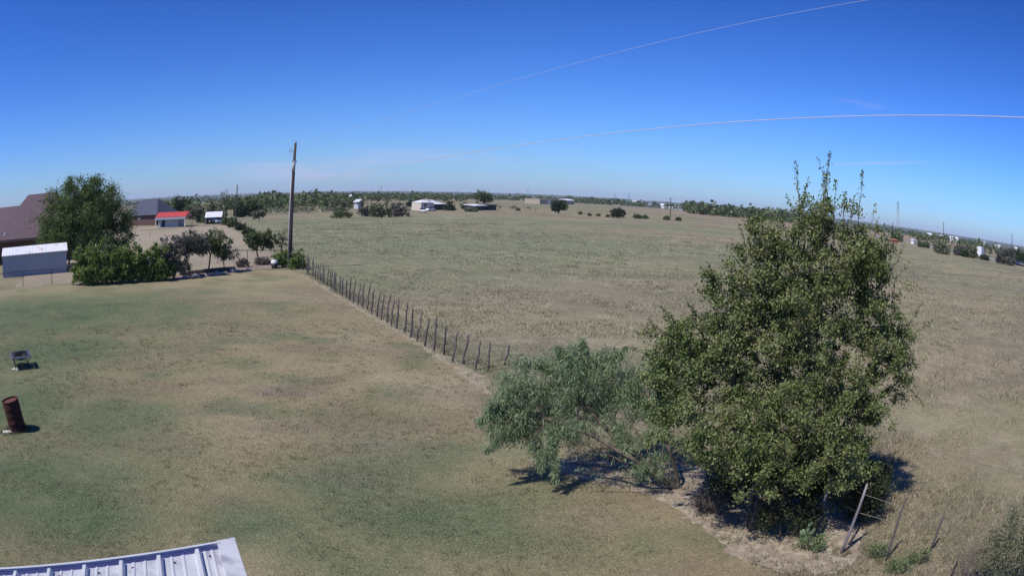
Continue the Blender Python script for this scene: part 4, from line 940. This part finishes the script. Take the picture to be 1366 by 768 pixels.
# ------------------------------------------------------------------ farmstead in the middle distance
def bld(name, label, cat, pa, pb, depth, h, wall, roofk, roofm, rise, group=None, over=.3):
    Hh = House(name, label, cat, G(*pa), G(*pb), depth, h, group).walls(wall)
    if roofk == 'gable': Hh.gable(roofm, rise, over)
    elif roofk == 'hip': Hh.hip(roofm, rise, over)
    else: Hh.flat(roofm, .25, over, rise)
    return Hh
Hh = bld('farmhouse', 'grey walled farmhouse with pale blue metal roof in the pasture', 'house', (579, 280.2), (593.5, 280.0), 9, 1.9, M['darkwall'], 'hip', M['white'], 1.3)
Hh.open(.8, 1.6, .8, 1.5, M['glass']); Hh.open(2.1, 2.8, .8, 1.5, M['glass'])
Hh = bld('rounded_annex', 'cream block with rounded corner and dark door before the farmhouse', 'annex', (561.5, 280.8), (576.5, 280.6), 4.2, 2.5, M['cream'], 'hip', M['white'], .8, over=.1)
Hh.open(1.5, 2.2, .3, 2.2, M['dark'], 'door'); MB().tube([(Hh.w, 1.6, -.1), (Hh.w, 1.6, 2.48)], 1.6, 20).build('round_end', M['cream'], Hh.t, False)
MB().tube([(Hh.w - .8, 2.0, 2.9), (Hh.w - .8, 2.0, 3.8)], .15, 8).build('chimney', M['white'], Hh.t)
Hh = bld('dark_shed', 'low dark shed with white half roof under the pasture tree', 'shed', (634, 280.8), (650.5, 280.4), 4, 1.4, M['darkwall'], 'flat', M['white'], .35)
Hh = bld('dark_barn', 'low black open barn joined right of the white half roof', 'barn', (651, 280.5), (662, 280.2), 4, 1.6, M['darkwall'], 'flat', M['darkwall'], .1)
Hh = bld('tan_barn', 'broad flat tan building with white door at the far field edge', 'barn', (720, 272.2), (745, 273.0), 14, 2.8, M['tan'], 'flat', M['tan'], .1, over=.1); Hh.open(Hh.w * .42, Hh.w * .58, .2, 2.4, M['whitepaint'], 'door')
bld('grey_shed', 'small pale grey shed just right of the broad tan barn', 'shed', (757, 272.6), (766, 272.9), 8, 2.6, M['cargrey'], 'gable', M['white'], 1.0)
bld('white_warehouse', 'long white flat warehouse at the far side of the pasture', 'warehouse', (851, 272.6), (869, 273.8), 20, 5.0, M['whitepaint'], 'flat', M['white'], .2)
bld('small_house', 'little white house with lean-to roof among the grey green shrubs', 'house', (472, 278.6), (477.5, 278.6), 5, 2.2, M['whitepaint'], 'flat', M['white'], .8)
bld('white_roof_hut', 'white roofed hut in the trees left of the grey green thicket', 'hut', (462.5, 269.5), (467, 269.5), 6, 2.6, M['darkwall'], 'gable', M['white'], 1.5)
bld('pink_house', 'pinkish brown house among trees just right of the big pole', 'house', (392, 270.8), (399, 270.6), 9, 3.2, M['tan'], 'hip', M['trimbrown'], 2.0)
bld('orange_shed', 'tiny orange roofed shed seen past the big tree right edge', 'shed', (1185, 323), (1190, 324), 3, 1.0, M['orange'], 'gable', M['orange'], .5)
bld('white_block_building', 'small white block building just right of the big tree', 'building', (1215, 325), (1219, 325.6), 3, 1.5, M['whitepaint'], 'flat', M['white'], .1)
Hh = bld('box_truck', 'tall white box truck body standing among the roadside trees', 'truck', (1303.2, 340.5), (1309, 341.5), 5.5, 3.0, M['whitepaint'], 'flat', M['white'], .05, over=.02)
MB().box(-.2, -.02, -.02, .3, .6, 3.2).build('yellow_panel', M['yellow'], Hh.t)
for x_ in (.1, Hh.w - .35):
    for y_ in (.4, 4.4): MB().tube([(x_, y_, .05), (x_ + .25, y_, .05)], .42, 12).build('wheel', M['tyre'], Hh.t)
brs = np.random.RandomState(44)
spots = []
for px, dist in [(425, 1500), (461, 1100), (505, 1900), (541, 1700), (551, 1200), (590, 1000), (612, 1900), (676, 1100), (684, 1800), (697, 1500), (706, 1200), (713, 900), (798, 900), (812, 1300), (823, 900), (835, 1500), (884, 800), (893, 1300), (905, 1000), (917, 1300), (935, 900), (1234, 1000), (1240, 700), (1256, 700), (1270, 650), (1277, 640), (1313, 620), (1331, 900), (1355, 700), (465, 1400), (658, 1500), (742, 1500), (773, 1400), (846, 1400)]:
    d = ray(px, 262); d = d / math.hypot(d[0], d[1]); spots.append((d[0] * dist, d[1] * dist))
for i, (x, y) in enumerate(spots):
    D = math.hypot(x, y); ax_ = np.array([y, -x]) / D; w_ = brs.uniform(5, 14) * (D / 1100) ** (.5 if D > 1000 else 1.6); a = np.array([x, y]) - ax_ * w_ / 2; b = np.array([x, y]) + ax_ * w_ / 2
    Hh = House('distant_building', 'tiny pale building scattered in the wooded distance below the horizon', 'building', a, b, 10, 2.0 + D / 600, 'pale buildings far across the wooded plain').walls(M['whitepaint'] if brs.rand() < .6 else M['tan']); Hh.gable(M['white'], 1.6, .3)
    Hh.t.location.z = float(terr(np.array([x]), np.array([y]))[0])
# ------------------------------------------------------------------ road with traffic
RD = [at(700, 262, 640)[:2], at(905, 272, 560)[:2], G(945, 277.5)[:2], G(985, 285.5)[:2], G(1215, 323.5)[:2], G(1290, 338.5)[:2], G(1366, 355)[:2], G(1366, 355)[:2] + (G(1366, 355)[:2] - G(1290, 338.5)[:2]) * 1.2]
road = strip('highway', [np.array([p[0], p[1], 0]) for p in RD], 5.0, 5.0, .05, M['asphalt'], 8, jit=0.0)
rc = [(1277, 338.3, 'carblue', 'blue car beside the olive trees on the far right road'), (1288, 340.2, 'carred', 'dark red car on the far right road right of the blue one'), (1357, 353.5, 'carblue', 'blue car on the road at the right picture edge'), (1364, 355, 'cargrey', 'silver car on the road cut by the right picture edge'), (955, 280, 'carwhite', 'white car on the distant road left of the big tree'), (966, 282.2, 'cargrey', 'silver car on the distant road close to the big tree')]
for px, py, kd, lb in rc: put_car(kd, G(px, py, .05), math.atan2(RD[4][1] - RD[3][1], RD[4][0] - RD[3][0]), lb)
# ------------------------------------------------------------------ mid distance trees and shrubs
def vtree(label, px, base, top, w, lm, seed, n=60, per=26, name='tree', cat='tree', low=.25, kind='round', D=None, group=None, trunk=True, ls=None, dens=1.0, sq=1.0):
    """px, base: foot in the photo; top: photo height of the crown top; w: photo width of the crown"""
    b = G(px, base); D = hd(b); s = math.hypot(D, 6) * float(np.arccos(np.clip(np.dot(ray(px - 20, top), ray(px + 20, top)), -1, 1))) / 40
    t_ = at(px, top, D)[2]; W_ = w * s * .98; H_ = t_
    ax = np.array([b[1], -b[0], 0]) / D; rs_ = np.random.RandomState(seed); lb = []
    k = {'round': 5, 'wide': 7, 'tall': 3}[kind]
    for i in range(k):
        o = (i / (k - 1) - .5) * W_ * .62; hz = H_ * (low + (1 - low) * .5) + rs_.uniform(-.08, .10) * H_ - abs(o) / W_ * H_ * .12
        rz = H_ * (1 - low) * .5 * rs_.uniform(.72, 1.0); hz = min(hz, H_ - rz * .92)
        rx = W_ * (.19 if kind == 'wide' else .27) * rs_.uniform(.8, 1.1)
        lb.append((b[0] + ax[0] * o, b[1] + ax[1] * o, max(hz, rz * .9), rx, max(rx, W_ * .25 * sq), rz))
    if low < .12 and 'alone' not in label:
        for o in (-.36, -.18, 0, .18, .36): lb.append((b[0] + ax[0] * o * W_, b[1] + ax[1] * o * W_, H_ * .24, W_ * .16, W_ * .2, H_ * .24, 3.5))
    st = [[b, b + np.array([0, 0, H_ * low]) + ax * rs_.normal(0, .05) * W_, b + np.array([0, 0, H_ * .7]) + ax * rs_.normal(0, .1) * W_]] if low > .12 else [[b, b + ax * W_ * .2 + [0, 0, H_ * .6]], [b, b - ax * W_ * .2 + [0, 0, H_ * .6]], [b, b + [0, 0, H_ * .7]]]
    ls = ls or max(.05, s * 1.9)
    if D > 120: n = int(n * 1.7)
    if 'alone' in label: n *= 3; ls = (ls or s * 1.9) * .8
    if w > 24 and D < 120: n = int(n * 1.6); per = int(per * 1.15)
    return make_tree(name, label, cat, b, lb, st, n, per, ls, max(W_ / math.sqrt(n) * .42, ls * .5) * dens, lm, M['bark'], seed, r0=max(.05, H_ * .022), group=group, aspect=.62, shell=.15, min_r=s * .12, zmin=.1 if low < .12 else H_ * low * .6)
TL = G(113, 354); DL = hd(TL)
LL = [lobe(112, 290, 70, 46, DL, 0, 66), lobe(76, 300, 40, 40, DL, 0, 40), lobe(147, 296, 38, 44, DL, 0, 40), lobe(100, 262, 52, 24, DL, 0, 50), lobe(132, 265, 44, 24, DL, 0, 40), lobe(108, 317, 40, 14, DL, 0, 30, .6), lobe(60, 312, 18, 18, DL, 0, 18), lobe(163, 312, 20, 22, DL, 0, 20, .7), lobe(128, 243, 20, 8, DL, 0, 18), lobe(90, 245, 16, 8, DL, 0, 14)]
make_tree('large_tree', 'large dark green tree between the white shed and the brick house', 'tree', TL, LL, [[TL, at(112, 330, DL), at(110, 285, DL)], [TL + [.3, .2, 0], at(125, 325, DL), at(138, 285, DL)], [TL, at(98, 330, DL), at(80, 300, DL)]], 640, 100, .19, .36, L['yardtree'], M['bark'], 51, r0=.28, aspect=.6, shell=.2, min_r=.012, zmin=1.0)
vtree('lower left limb tree showing dark leaves over the shed end', 92, 352, 278, 60, L['hedge'], 52, 90, 50, low=.25, ls=.24)
vtree('big bright green hedge bush right of the white shed', 142, 378.5, 316, 78, L['hedge'], 53, 170, 60, 'shrub', 'bush', .04, ls=.17, kind='wide')
vtree('leafy bush at the left end of the lawn hedge', 116, 379, 322, 40, L['hedge'], 67, 110, 60, 'shrub', 'bush', .04, ls=.17)
vtree('bush filling the hedge between the bright bush and the next', 172, 376.5, 320, 44, L['hedge'], 68, 110, 60, 'shrub', 'bush', .04, ls=.17)
vtree('blue green shrub rising behind the bright hedge bush', 150, 366, 306, 40, L['mid'], 54, 70, 40, 'shrub', 'bush', .06, ls=.17)
vtree('dense green bush between the hedge bush and the purplish shrub', 203, 375, 318, 56, L['hedge'], 55, 130, 56, 'shrub', 'bush', .04, ls=.16, kind='wide')
vtree('grey purple shrub in the middle of the lawn hedge row', 232, 372, 309, 44, L['greyleaf'], 56, 80, 46, 'shrub', 'bush', .08, ls=.15)
vtree('open multi stemmed small tree with bare grey stems in the hedge', 253, 368.5, 306, 58, L['greyleaf'], 57, 90, 44, 'small_tree', 'tree', .42, ls=.15)
vtree('small green tree with forked trunk left of the bare gap', 278, 364, 305, 54, L['mid'], 58, 100, 44, 'small_tree', 'tree', .42, ls=.15)
vtree('sparse end sapling at the right end of the hedge row', 300, 362, 326, 34, L['pale'], 59, 36, 30, 'small_tree', 'tree', .35, ls=.13)
vtree('round dark little tree on one stem left of the big pole', 346, 352, 303, 44, L['mid'], 60, 110, 46, 'small_tree', 'tree', .40, ls=.15)
vtree('thin pale sapling just left of the big pole', 375, 348, 305, 20, L['pale'], 61, 30, 26, 'small_tree', 'tree', .3, ls=.13)
vtree('leafy bush at the foot of the big utility pole', 378, 357, 328, 30, L['hedge'], 62, 60, 44, 'shrub', 'bush', .05, ls=.14)
vtree('bright green bush right of the utility pole at the fence end', 397, 359, 329, 24, L['hedge'], 63, 60, 44, 'shrub', 'bush', .04, ls=.14)
vtree('low brown dead bush by the planter at the lawn end', 324, 356.5, 342, 19, L['dry'], 64, 50, 34, 'shrub', 'bush', .04, ls=.10)
vtree('low brown brush pile in the planter left of the white bucket', 352, 353.5, 341, 26, L['dry'], 65, 46, 34, 'shrub', 'bush', .03, ls=.10)
vtree('grey misty shrub in the green meadow left of the pole', 345, 296, 278, 18, L['pale'], 66, 40, 30, 'shrub', 'bush', .2)
# tree line behind the neighbouring yard
for i, (lb, px, ba, to, w, lm, nm, lo, kd) in enumerate([
    ('pale olive tree just right of the grey roofed house', 208, 291, 270, 22, 'pale', 'tree', .1, 'round'), ('bright olive tree left of the round dark tree', 222, 290, 268, 22, 'mid', 'tree', .1, 'round'),
    ('round very dark green tree on the horizon left of the carport', 241, 292, 260, 26, 'dark', 'tree', .12, 'round'), ('olive green bushy tree above the left end of carport', 258, 293, 267, 26, 'pale', 'tree', .08, 'round'),
    ('small dark tree touching the left edge of the carport', 268, 297, 277, 16, 'dark', 'tree', .08, 'round'), ('tallest green tree behind the white roofed carport', 288, 296, 253, 34, 'mid', 'tree', .1, 'round'),
    ('grey olive tree in front of the tallest tree', 284, 297, 266, 30, 'pale', 'tree', .08, 'round'), ('shrub against the right side of the carport', 304, 300.5, 287, 16, 'mid', 'shrub', .04, 'round'),
    ('low green bush at the foot of slim dark pole', 312, 303, 290, 16, 'mid', 'shrub', .04, 'round'), ('column shaped dark tree right of the slim pole', 318, 290, 264, 13, 'dark', 'tree', .05, 'tall'),
    ('second dark column tree from the slim pole', 328, 289, 266, 12, 'dark', 'tree', .05, 'tall'), ('third dark column tree from the slim pole', 338, 288.5, 267, 13, 'dark', 'tree', .05, 'tall'),
    ('rounded dark tree at the right end of the column trees', 347, 287, 264, 18, 'mid', 'tree', .08, 'round'),
    ('dark fence row shrub behind the slim dark pole', 322, 307, 298, 14, 'under', 'shrub', .03, 'round'), ('dark fence row shrub nearest the round little tree', 331, 313, 302, 14, 'under', 'shrub', .03, 'round'),
    ('olive bush at the left of the pasture thicket', 455, 291, 276, 30, 'mid', 'shrub', .03, 'wide'), ('bright topped tree behind the left of the thicket', 449, 281, 263, 24, 'pale', 'tree', .1, 'round'),
    ('grey green thicket tree right of the little white house', 489, 289, 266, 26, 'greyleaf', 'tree', .05, 'round'), ('widest grey green thicket tree in the pasture', 509, 290, 266, 30, 'mid', 'tree', .05, 'wide'),
    ('right hand thicket tree with grey bare stems', 532, 289, 267, 28, 'greyleaf', 'tree', .05, 'round'), ('dark bush against the right of the farmhouse', 600, 281, 268, 16, 'under', 'shrub', .03, 'round'),
    ('dark tree left behind the cream annex', 549, 276, 266, 14, 'dark', 'tree', .06, 'round'), ('small bush left of the dark shed', 621, 279, 269, 9, 'mid', 'shrub', .04, 'round'),
    ('spreading olive tree behind the dark shed', 645, 279, 254, 34, 'mid', 'tree', .25, 'wide'), ('low pale weeds before the dark shed', 628, 282.5, 277, 16, 'pale', 'shrub', .02, 'wide'),
    ('round green tree alone before the tan barn', 745, 285, 265, 21, 'dark', 'tree', .05, 'round'), ('low dome shaped dark bush alone in the pasture', 824, 291, 275.5, 22, 'under', 'shrub', .02, 'wide'),
    ('dark hedge joined to the left of the tan barn', 720, 271, 264, 12, 'dark', 'shrub', .03, 'wide'), ('small low bush right of the dome bush', 850, 291.5, 286, 10, 'mid', 'shrub', .02, 'wide'),
    ('tiny bush left of the lone double pole', 861, 292, 288.5, 5, 'mid', 'shrub', .02, 'round'), ('small bush at the foot of the lone double pole', 889, 293.5, 289, 6, 'mid', 'shrub', .02, 'round'),
    ('tiny bush right of the lone double pole', 905, 294.5, 291, 5, 'mid', 'shrub', .02, 'round'),
    ('big olive tree beside the far right road', 1256, 339, 319, 22, 'pale', 'tree', .05, 'round'), ('grey olive tree on the road right of the biggest one', 1279, 341, 325, 14, 'greyleaf', 'tree', .06, 'round'),
    ('dark shrub below the blue car on the road', 1289, 343, 334, 12, 'dark', 'shrub', .03, 'round'), ('olive tree just left of the box truck', 1296, 344, 326, 16, 'pale', 'tree', .06, 'round'),
    ('dark bush right below the box truck', 1313, 347, 340, 11, 'under', 'shrub', .03, 'wide'), ('grey leafless looking tree right of the box truck', 1336, 352, 330, 13, 'greyleaf', 'tree', .1, 'round'),
    ('tall grey tree at the foot of the far right pole', 1347, 354, 328, 12, 'greyleaf', 'tree', .1, 'round'), ('dark green tree at the right edge of view', 1361, 354, 331, 16, 'dark', 'tree', .08, 'round'),
    ('small olive bush by the white block building', 1232, 330, 322, 16, 'mid', 'shrub', .03, 'wide'), ('olive tree hidden partly by the big tree right side', 1196, 322, 309, 16, 'mid', 'tree', .06, 'round'),
]):
    vtree(lb, px, ba, to, w, L[lm], 100 + i, 34 if nm == 'shrub' else 54, 26, nm, 'bush' if nm == 'shrub' else 'tree', lo, kd)
for i, (px, py, w) in enumerate([(798, 288.5, 6), (786, 288, 5), (811, 289.5, 7), (774, 286, 4), (691, 281, 5)]):
    vtree('little round bush in the row across the far pasture', px, py, py - 3, w * .55, L['mid'], 300 + i, 12, 16, 'shrub', 'bush', .02, 'round', group='little bushes in a row across the far pasture')
# far woodland: reads as one mass
def woodland(name, label, P_, sizes, lm, seed, per=34):
    rs_ = np.random.RandomState(seed); n = len(P_); s = sizes
    zz = terr(P_[:, 0], P_[:, 1])
    d = rs_.normal(0, 1, (n, per, 3)); d /= np.linalg.norm(d, axis=2)[:, :, None]; d *= rs_.uniform(.35, 1.0, (n, per, 1))
    c = np.c_[P_, zz][:, None, :] + d * np.stack([s * .62, s * .62, s * .46], -1)[:, None, :]; c[:, :, 2] += (s * .48)[:, None]
    sz = np.repeat(s * .26, per); c = c.reshape(-1, 3)
    me = leaf_mesh(name, c, lm, sz, rs_, .9, 0, .4, False); return prop(link(name, me, kind='stuff'), label, 'woodland')
wr = np.random.RandomState(77); pts = []; szs = []
def belt(px0, px1, d0, d1, n, s0, s1, clump=None):
    for _ in range(n):
        px = wr.uniform(px0, px1); D = d0 * (d1 / d0) ** wr.uniform(0, 1); d = ray(px, 262 if px < 800 else 262 + (px - 800) * .11); d = d / math.hypot(d[0], d[1]); x, y = d[0] * D, d[1] * D
        if clump and fbm(np.array([x]), np.array([y]), clump, 301)[0] < .46: continue
        pts.append((x, y)); szs.append(wr.uniform(s0, s1) * float(np.exp(wr.normal(0, .12))))
belt(185, 262, 210, 330, 60, 3.5, 5.5); belt(300, 480, 260, 420, 260, 3.0, 5.2); belt(340, 450, 300, 520, 120, 4, 6); belt(395, 560, 420, 700, 150, 3, 5); belt(470, 620, 420, 700, 100, 3, 5)
belt(740, 860, 620, 1000, 100, 4, 6); belt(600, 740, 650, 1000, 90, 4, 6); belt(915, 1060, 430, 620, 330, 5, 8); belt(1140, 1260, 450, 700, 60, 3.2, 5); belt(1225, 1366, 340, 560, 60, 3, 5); belt(1300, 1400, 270, 400, 26, 3, 5)
w1 = woodland('woodland_belt', 'continuous belt of mixed trees along the far side of the pasture', np.array(pts), np.array(szs), L['mid'], 5, 44)
pts = []; szs = []
belt(150, 1400, 700, 1500, 1600, 5, 8, 90); belt(150, 1400, 1200, 5500, 3600, 7, 12, 260)
w2 = woodland('distant_woodland', 'dark wooded country reaching to the blue horizon', np.array(pts), np.array(szs), L['dark'], 6, 12)
# pale brush line left of the pole
pts = []; szs = []
belt(345, 455, 205, 225, 46, 1.3, 2.2); belt(600, 720, 275, 300, 30, 1.0, 1.8)
woodland('brush_line', 'low pale dry brush along the far edge of the green meadow', np.array(pts), np.array(szs), L['pale'], 9, 30)
# ------------------------------------------------------------------ far masts
def mast(px, D, h, label, w=1.6):
    d = ray(px, 262); d = d / math.hypot(d[0], d[1]); p = np.array([d[0] * D, d[1] * D, 0]); p[2] = terr(p[:1], p[1:2])[0]
    t = thing('lattice_tower', label, 'tower', p); b_ = MB()
    for sx in (-1, 1):
        for sy in (-1, 1): b_.tube([(sx * w, sy * w, 0), (sx * w * .25, sy * w * .25, h)], .12, 4)
    b_.build('tower_legs', M['steel'], t); b_ = MB()
    for i in range(10):
        z0, z1 = h * i / 10, h * (i + 1) / 10; k0, k1 = w * (1 - .75 * i / 10), w * (1 - .75 * (i + 1) / 10)
        for sy in (-1, 1): b_.tube([(-k0, sy * k0, z0), (k1, sy * k1, z1)], .07, 3); b_.tube([(k0, sy * k0, z0), (-k1, sy * k1, z1)], .07, 3)
    b_.build('bracing', M['steel'], t)
    for z in (h * .8, h * .95): MB().box(-w * 1.6, w * 1.6, -.15, .15, z, z + .2).build('crossarm', M['steel'], t)
    return t
mast(1198, 560, 26, 'lattice tower on the horizon just right of the big tree', 1.4)
mast(508, 1500, 27, 'thin mast on the horizon above the pasture thicket', 1.0)
mast(820, 1300, 24, 'faint mast on the horizon left of the lone double pole', 1.0)
mast(839, 1300, 26, 'faint mast on the horizon above the white warehouse', 1.0)
mast(704, 1600, 26, 'faint mast on the horizon left of the tan barn', 1.0)
# ------------------------------------------------------------------ chain link fences
def chain_fence(label, pts, h=1.15, sp=2.7, mesh=.16, r=.03, wr_=.005):
    t = thing('chain_link_fence', label, 'fence', (0, 0, 0)); b_m = MB(); V = []; F = []
    for i in range(len(pts) - 1):
        a, b = np.array(pts[i][:2]), np.array(pts[i + 1][:2]); Ln = np.linalg.norm(b - a); m_ = max(1, round(Ln / sp)); u = (b - a) / Ln
        for k in range(m_ + (i == len(pts) - 2)):
            p = a + u * Ln * k / m_; MB().tube([(p[0], p[1], -.1), (p[0], p[1], h + .05)], r, 6).build('post', M['tpost'], t)
        MB().tube([(a[0], a[1], h), (b[0], b[1], h)], r * .8, 6).build('top_rail', M['tpost'], t)
        if mesh:
            for s in (1, -1):
                q_ = np.arange(-h, Ln, mesh)
                for x in q_:
                    x0, z0, x1, z1 = x, 0, x + h, h
                    if x0 < 0: z0 = -x0; x0 = 0
                    if x1 > Ln: z1 = h - (x1 - Ln); x1 = Ln
                    if s < 0: z0, z1 = h - z0, h - z1
                    A = (a[0] + u[0] * x0, a[1] + u[1] * x0); B = (a[0] + u[0] * x1, a[1] + u[1] * x1); n_ = len(V)
                    V += [(A[0], A[1], z0 - wr_), (B[0], B[1], z1 - wr_), (B[0] - u[1] * wr_, B[1] + u[0] * wr_, z1 + wr_), (A[0] - u[1] * wr_, A[1] + u[0] * wr_, z0 + wr_)]; F.append((n_, n_ + 1, n_ + 2, n_ + 3))
    if V: o = link('chain_mesh', npmesh('chain_mesh', V, F, M['wire']), t); o['kind'] = 'stuff'
    return t
bl = (b0 - b1) / hd(b0 - b1)
chain_fence('low dark chain link fence at the left in front of the white shed', [b0 + bl * 6, G(31, 382.5), G(69.5, 379.6), G(108, 378)], 1.2, 3.4)
chain_fence('chain link fence crossing the yard behind the hedge saplings', [G(252, 353), G(330, 350.5), G(405, 352)], 1.1, 3.0)
chain_fence('long low fence line across the tan neighbouring yard', [G(150, 319.5), G(200, 316.5), G(253, 313), G(322, 309)], 1.2, 9, 0)
chain_fence('green pole fence right of the red roofed shed', [G(238, 303), G(256, 302), G(272, 300.5)], 1.5, 4, 0, .05)
# ------------------------------------------------------------------ planter edge, rocks, bucket
irs = np.random.RandomState(15)
dp_ = [G(225, 375), G(262, 371), G(330, 361), G(352, 358.5), G(388, 358.5), G(410, 361), G(404, 356.5), G(385, 353), G(350, 352), G(312, 356), G(252, 363)]
sheet('planter_soil', dp_, .015, mat('dark_planter_soil', (.15, .115, .105), (.32, .24, .20), .5, .95, bump=.5), jit=.10, step=.5)
for i, (px, py, s) in enumerate([(262, 369, .35), (276, 368.3, .28), (289, 366.7, .33), (300, 365, .22), (311, 363.3, .36), (318, 362.6, .2), (246, 371.3, .25), (331, 361, .22)]):
    import bmesh
    bm = bmesh.new(); bmesh.ops.create_icosphere(bm, subdivisions=2, radius=s)
    for v in bm.verts: v.co *= 1 + irs.uniform(-.18, .18); v.co.z *= .6
    me = bpy.data.meshes.new('rock'); bm.to_mesh(me); bm.free(); me.materials.append(M['rock'])
    o = link('rock', me, loc=tuple(G(px, py) + [0, 0, s * .25])); prop(o, 'pale limestone rock in the edging line below the hedge saplings', 'rock', 'edging rocks along the planter')
bk = G(366, 358); t = thing('bucket', 'small black bucket with white lid near the pole foot', 'bucket', bk)
MB().lathe([(0, 0), (.24, 0), (.28, .42), (.27, .42), (.25, .05)], 18).build('bucket_body', M['black'], t, True)
MB().lathe([(.30, .42), (.30, .60), (.26, .66), (.001, .67)], 18).build('lid', M['whitepaint'], t, True)
# low dark timber edge behind the rocks
lt = MB(); p0, p1 = G(240, 367.5), G(313, 359.5)
lt.tube([tuple(p0 + [0, 0, .12]), tuple((p0 + p1) / 2 + [0, .1, .14]), tuple(p1 + [0, 0, .12])], .16, 7); prop(lt.build('landscape_log', M['bark']), 'long dark log edging behind the rocks under the hedge stems', 'log')
# ------------------------------------------------------------------ air
hz = MB().box(-6800, 6800, -6800, 6800, -40, 46).build('haze', None or bpy.data.materials.new('air'))
hm = hz.data.materials[0]; hm.use_nodes = True; ntz = hm.node_tree; ntz.nodes.clear()
pv = N(ntz, 'ShaderNodeVolumePrincipled'); pv.inputs['Color'].default_value = (.74, .86, 1.0, 1); pv.inputs['Density'].default_value = 1.1e-4; pv.inputs['Anisotropy'].default_value = 0
om = N(ntz, 'ShaderNodeOutputMaterial'); ntz.links.new(pv.outputs[0], om.inputs['Volume']); hz['kind'] = 'stuff'
